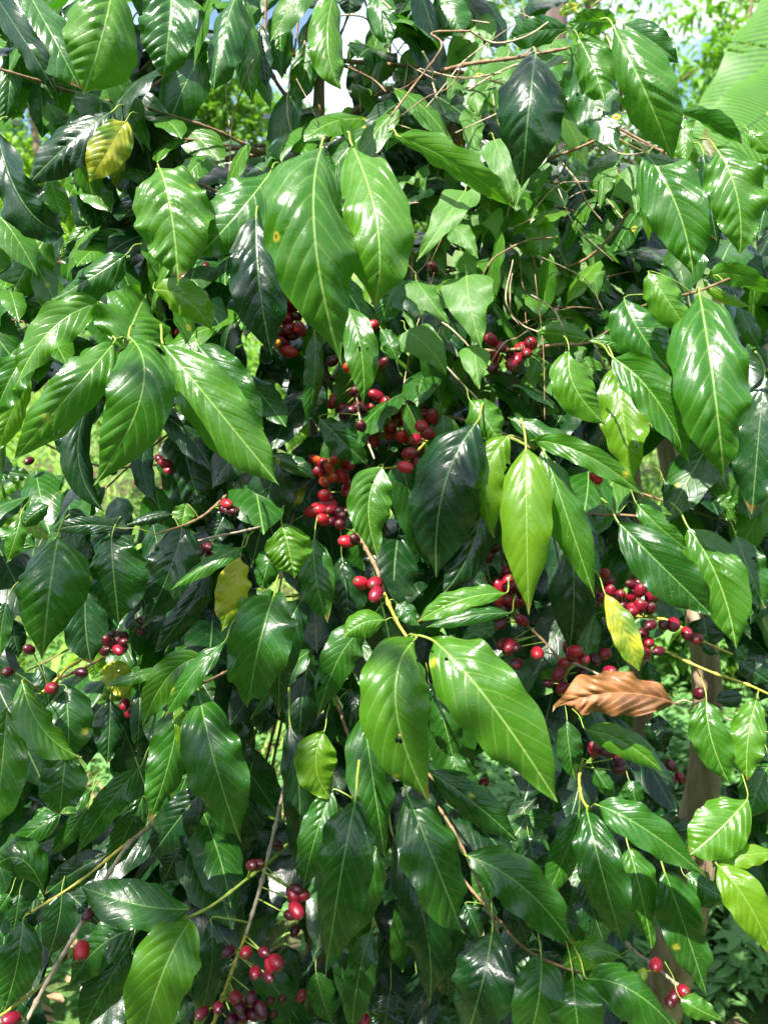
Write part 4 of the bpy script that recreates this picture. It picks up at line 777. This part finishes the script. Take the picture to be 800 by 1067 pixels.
def tree(name, label, loc, h, r0, crowns, nleaf, L, mat, seed, lean=0.0, cat='tree', group=None, trunk='bark', branches_n=10):
    g = np.random.default_rng(seed); loc = np.array([loc[0], loc[1], float(gz(loc[0], loc[1]))])
    e = empty(name, loc); tag(e, label, cat, group)
    pts = np.array([[0, 0, -.1], [lean*.2, .05, h*.35], [lean*.6, -.04, h*.7], [lean, 0, h]])
    parts = [tube_geo(pts, np.array([r0, r0*.8, r0*.5, r0*.12]), 10, 8, False, .1, seed)[:2]]
    C = np.array([c[:3] for c in crowns]); Rr = np.array([c[3] for c in crowns])
    for q in range(branches_n):
        c = C[q % len(C)] + g.normal(0, .35, 3)*Rr[q % len(C)]; zz = min(c[2]*.75, h*.9); a = np.array([np.interp(zz, pts[:, 2], pts[:, 0]), 0, zz])
        parts.append(tube_geo([a, (a+c)/2+np.array([0, 0, .06*h*.3]), c], (r0*.32, r0*.06), 6, 5, False)[:2])
    n = 0; Vs = []; Fs = []
    for v, f in parts: Vs.append(v); Fs.append(f+n); n += len(v)
    link('trunk', np.concatenate(Vs), np.concatenate(Fs), M[trunk], e)
    def pts_f(gg, k):
        # clumps of leaves spread through the crown's lobes, denser in some, open in others
        nc = max(14, k//28); w = Rr**2/np.sum(Rr**2); id_ = gg.choice(len(C), nc, p=w)
        d = nz(gg.normal(size=(nc, 3)))*(gg.uniform(.25, 1.0, nc)**.6)[:, None]
        cc = C[id_] + d*Rr[id_][:, None]*np.array([1, 1, .8])
        idx = gg.integers(0, nc, k)
        return cc[idx] + gg.normal(0, 1, (k, 3))*(Rr[id_][idx]*.13+L[0]*.5)[:, None]
    V, F, U = scatter(nleaf, pts_f, L, (.35, .55), (-.9, .6), seed+50, .35)
    link('crown', V, F, M[mat], e, uv=U)
    return e
def at(px_, py_, y):
    d0 = y/ (FW[1]); p = P(px_, py_, d0); return p
# low light-green shrubs seen through the gaps
SH = [(-3.2, 5.2, 1.3, 'farlight', 'bright green shrub on the slope at far left'), (-1.9, 6.4, 1.6, 'far', 'dark rounded shrub on the slope left of the stem'), (-.6, 7.0, 1.5, 'farlight', 'light green shrub on the slope behind the stem'),
      (.9, 6.2, 1.4, 'far', 'dark shrub behind the vine leaves'), (2.2, 6.6, 1.5, 'far', 'leafy dark shrub below the banana leaves'), (3.4, 5.4, 1.4, 'farlight', 'pale green shrub at far right of the slope'), (-1.0, 3.6, .55, 'farlight', 'low pale weedy shrub close behind the bush'), (1.5, 3.7, .5, 'far', 'low leafy shrub near the weathered trunk')]
for k, (x, y, h, mt, lab) in enumerate(SH):
    g = np.random.default_rng(40+k)
    cr = [(g.uniform(-.5, .5)*h, g.uniform(-.4, .4)*h, h*g.uniform(.35, .9), h*g.uniform(.3, .48)) for _ in range(6)]
    tree('shrub', lab, (x, y), h*.8, .03, cr, 2600, (.06, .12), mt, 200+k, cat='shrub', group='shrubs on the slope behind the bush', trunk='twig', branches_n=8)
TR = [(-4.6, 11, 5.2, 'farlight', 'tall feathery tree at far left beyond the slope'), (-2.6, 13, 5.0, 'far', 'open crowned tree left of the coffee stem'), (.2, 15, 4.4, 'far', 'tree standing behind the coffee stem'), (3.6, 13.5, 8.4, 'far', 'tall thin tree left of the banana leaves'), (6.2, 14.5, 8.0, 'far', 'tall open tree right behind the banana leaves'), (-8.5, 15, 6.5, 'far', 'dark tree outermost on the left'), (9.5, 16, 7, 'far', 'dark tree outermost on the right')]
for k, (x, y, h, mt, lab) in enumerate(TR):
    g = np.random.default_rng(70+k)
    cr = [(g.uniform(-.22, .22)*h, g.uniform(-.2, .2)*h, h*g.uniform(.35, 1.0), h*g.uniform(.09, .17)) for _ in range(13)]
    tree('tree', lab, (x, y), h*.97, .10, cr, 9000, (.10, .20), mt, 300+k, lean=g.uniform(-.5, .5), group='trees beyond the slope', branches_n=16)

# unseen wood added round the viewer against low sky, with leaf patches for shade
SUN = nz(np.array([-.34, -.50, .84]))
def wood_pts(g, n):
    nc = 900; a = g.uniform(R(150), R(390), nc); rad = g.uniform(2.4, 4.2, nc); zc = g.uniform(.1, 1, nc)**.8*(1.2+.3*rad)
    # open to the sun
    c = np.stack([np.cos(a)*rad, np.sin(a)*rad, zc], -1)
    p = c[g.integers(0, nc, n)] + g.normal(0, .13, (n, 3))
    q = nz(p - np.array([0, .85, 1.3])); return p[q @ SUN < .86]     # the gap the sun comes through
def shade_leaf_pts(g, n):  # added unseen leaves, set sunward of each spot to be shaded
    A = nz(np.cross(SUN, np.array([0, 0, 1.0]))); B = np.cross(A, SUN)
    c = []
    for (px_, py_, d, s_, k, sz) in SHADE_SPOTS:
        q = P(px_, py_, d) + SUN*s_
        c.append(q + (A*g.normal(0, sz, (k, 1)) + B*g.normal(0, sz, (k, 1)) + SUN*g.normal(0, .15, (k, 1))))
    return np.concatenate(c)
SHADE_SPOTS = [(60, 620, 0.82, 2.9, 20, 0.05), (150, 600, 0.82, 2.9, 11, 0.035), (265, 660, 0.82, 2.9, 6, 0.025), (50, 800, 0.82, 2.9, 17, 0.045), (120, 980, 0.82, 2.9, 50, 0.08), (230, 940, 0.82, 2.9, 20, 0.05), (335, 950, 0.82, 2.9, 17, 0.045), (450, 950, 0.82, 2.9, 17, 0.045), (540, 990, 0.82, 2.9, 17, 0.045), (600, 1050, 0.82, 2.9, 20, 0.05), (400, 1050, 0.82, 2.9, 38, 0.07), (465, 520, 0.82, 2.9, 5, 0.022), (555, 110, 0.82, 2.9, 5, 0.02), (262, 290, 0.82, 2.9, 4, 0.018)]
V, F, U = scatter(26000, wood_pts, (.10, .22), (.4, .5), (-.9, .5), 91, .3)
V2, F2, U2 = scatter(1, shade_leaf_pts, (.05, .09), (.42, .5), (-.7, .4), 92, .2)
tag(link('wood_and_shade_leaves', np.concatenate([V, V2]), np.concatenate([F, F2+len(V)]), M['far'], uv=np.concatenate([U, U2])), kind='stuff')

# ------------------------------------------------------------------ light
SUN = nz(np.array([-.34, -.50, .84]))
el = math.asin(SUN[2]); az = math.atan2(SUN[0], SUN[1])
w = bpy.data.worlds.new('World'); S.world = w; w.use_nodes = True
nt = w.node_tree; nt.nodes.clear(); N = nt.nodes.new; L_ = nt.links.new
sky = N('ShaderNodeTexSky'); sky.sky_type = 'NISHITA'; sky.sun_disc = False; sky.sun_elevation = el; sky.sun_rotation = az; sky.altitude = 900; sky.air_density = 1.0; sky.dust_density = 1.0
tc = N('ShaderNodeTexCoord'); mp = N('ShaderNodeMapping'); mp.inputs['Scale'].default_value = (1, 1, 2.2); L_(tc.outputs['Generated'], mp.inputs[0])
cl = sstep(nt, noise(nt, mp.outputs[0], 2.6, 7, .58), .47, .60)
skc = mixc(nt, cl, sky.outputs[0], (7.5, 7.7, 8.0))
bg = N('ShaderNodeBackground'); L_(skc, bg.inputs[0]); bg.inputs[1].default_value = .11
ow = N('ShaderNodeOutputWorld'); L_(bg.outputs[0], ow.inputs[0])
sl = bpy.data.lights.new('sun', 'SUN'); sl.energy = 5; sl.angle = R(.55); sl.color = (1, .95, .87)
so = bpy.data.objects.new('sun', sl); COL.objects.link(so); so.rotation_euler = mathutils.Vector(SUN).to_track_quat('Z', 'Y').to_euler(); so.location = (-3, -4, 8)

vs = S.view_settings; vs.view_transform = 'Standard'; vs.look = 'None'; vs.gamma = 1; vs.exposure = 1.58; vs.use_curve_mapping = False
S.render.engine = 'CYCLES'
S.cycles.max_bounces = 8; S.cycles.transparent_max_bounces = 4; S.cycles.diffuse_bounces = 4; S.cycles.glossy_bounces = 3
